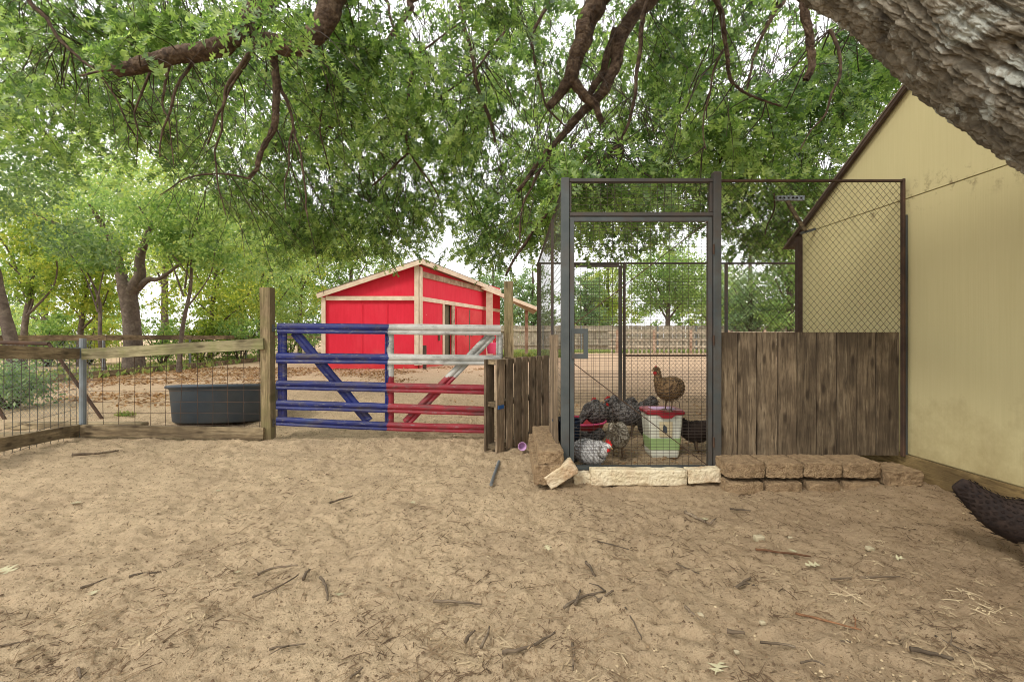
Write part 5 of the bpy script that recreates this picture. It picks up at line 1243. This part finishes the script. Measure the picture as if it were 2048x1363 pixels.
for i, (px, py, r, lab) in enumerate(((1518, 1078, .020, 'pale rounded stone on the sand below the blocks'), (1740, 1098, .014, 'tan flattish stone toward the shed'), (1525, 1246, .008, 'small white pebble in the lower right middle'),
    (1473, 1304, .007, 'white pebble near the bottom, right of middle'), (1580, 1076, .009, 'small pebble right of the rounded stone'), (270+1130, 1232, .01, 'tiny whitish pebble right of the pale slanting stick'))):
    me = rough_me('stone', (r*2.2, r*1.8, r*1.3), M['stone'], r*.22, 4, i+80); o = link_mesh('stone', me, None, GP(px, py, r*.35)); tag(o, lab, 'stone')
# uncountable debris: twig bits, straw, chips, crumbs
def debris():
    n = 25000
    u = rng.random(n); yy = 1.15+7.0*u**1.7; xx = rng.uniform(-1.25, 1.25, n)*yy
    dens = fbm(xx*1.3, yy*1.3, 3, 91)+.20*xx/np.maximum(yy, .5)+.0
    keep = dens+rng.normal(0, .12, n) > -.05; xx, yy = xx[keep], yy[keep]
    keep = ~((xx > wx(yy)-.06) & (yy < 4.5)); xx, yy = xx[keep], yy[keep]; n = len(xx)
    zz = gh(xx, yy)+.003; L = rng.gamma(2, .0075, n)+.004; a = rng.uniform(0, np.pi, n); wd = rng.uniform(.0008, .0026, n)
    dx, dy = np.cos(a)*L, np.sin(a)*L; px_, py_ = -np.sin(a)*wd, np.cos(a)*wd; hz = rng.uniform(0, .3, n)*L
    A = np.stack([xx-dx+px_, yy-dy+py_, zz], -1); B_ = np.stack([xx-dx-px_, yy-dy-py_, zz], -1); D = np.stack([xx+dx, yy+dy, zz+hz], -1); E = np.stack([xx, yy, zz+hz*.5+wd*1.6], -1)
    V = np.stack([A, B_, D, E], 1).reshape(-1, 3); k = np.arange(n)*4
    T = np.concatenate([np.stack([k, k+1, k+3], -1), np.stack([k+1, k+2, k+3], -1), np.stack([k+2, k, k+3], -1)])
    o = link_mesh('ground_debris', fast_mesh('ground_debris', V, T, M['chips'])); tag(o, 'straw, twig bits and chips scattered over the sand', None, None, 'stuff')
    n = 6000; yy = 1.2+5.5*rng.random(n)**1.5; xx = rng.uniform(-1.2, 1.2, n)*yy; m_ = ~((xx > wx(yy)-.06)); xx, yy = xx[m_], yy[m_]; n = len(xx)
    r = np.minimum(rng.gamma(2, .0018, n)+.0015, .0075); zz = gh(xx, yy)+r*.3
    O = np.array([(1, 0, 0), (-1, 0, 0), (0, 1, 0), (0, -1, 0), (0, 0, .8), (0, 0, -.8)], float); OT = np.array([(0, 2, 4), (2, 1, 4), (1, 3, 4), (3, 0, 4)])
    V = np.stack([xx, yy, zz], -1)[:, None, :]+O[None]*r[:, None, None]*rng.uniform(.6, 1.3, (n, 6, 1)); T = OT[None]+(np.arange(n)*6)[:, None, None]
    o = link_mesh('soil_crumbs', fast_mesh('soil_crumbs', V.reshape(-1, 3), T.reshape(-1, 3), M['chips'])); tag(o, 'crumbs of soil and droppings on the sand', None, None, 'stuff')
    n = 20000; yy = rng.uniform(6.4, 14.5, n); xx = rng.uniform(-11.5, -.5, n); dens = fbm(xx*.6, yy*.6, 3, 95)+(yy-9)*.07-.5*sstep(-5, -2, xx)+rng.normal(0, .12, n); m_ = dens > 0; xx, yy = xx[m_], yy[m_]; n = len(xx)
    d = np.stack([rng.normal(0, 1, n), rng.normal(0, 1, n), rng.normal(0, .25, n)], -1)
    o = link_mesh('leaf_litter', leaf_mesh('leaf_litter', np.stack([xx, yy, gh(xx, yy)+.012], -1), d, rng.uniform(.05, .1, n), M['litter'], lobed=False, twist=rng.normal(0, .3, n))); tag(o, 'brown dry leaf litter in the paddock under the trees', None, None, 'stuff')
    n = 1500; xx = rng.uniform(.5, 2.7, n); yy = rng.uniform(3.3, 6.3, n); d = np.stack([rng.normal(0, 1, n), rng.normal(0, 1, n), rng.normal(0, .25, n)], -1)
    o = link_mesh('pen_litter', leaf_mesh('pen_litter', np.stack([xx, yy, gh(xx, yy)+.006], -1), d, rng.uniform(.02, .05, n), M['litter'], lobed=False, twist=rng.normal(0, .3, n))); tag(o, 'straw and leaf litter on the pen floor', None, None, 'stuff')
debris()
# re-seat thing empties that were built around the origin
for o, loc in ((gate, (-1.1, GYd, 0)), (barn, (-3, 16, 0)), (oak, (2.95, .75, 0)), (pf, (-10, 16, 0)), (ff, (8, 31, 0)), (rf, (9, 26, 0)), (tl, P(1590, 430, 4.15))):
    o.location = loc
    for ch in [c_ for c_ in S.objects if c_.parent is o]: ch.matrix_parent_inverse = Matrix.Translation(-Vector(loc))
for o in [q_ for q_ in S.objects if q_.parent is None and q_.type == 'EMPTY' and q_.name.split('.')[0] in ('tree', 'shrub')]:
    ch = [c_ for c_ in S.objects if c_.parent is o]
    v0 = ch[0].data.vertices[0].co; loc = Vector((v0.x, v0.y, 0)); o.location = loc
    for c_ in ch: c_.matrix_parent_inverse = Matrix.Translation(-loc)
S.cycles.max_bounces = 6; S.cycles.transparent_max_bounces = 8
print('objects', len(S.objects))
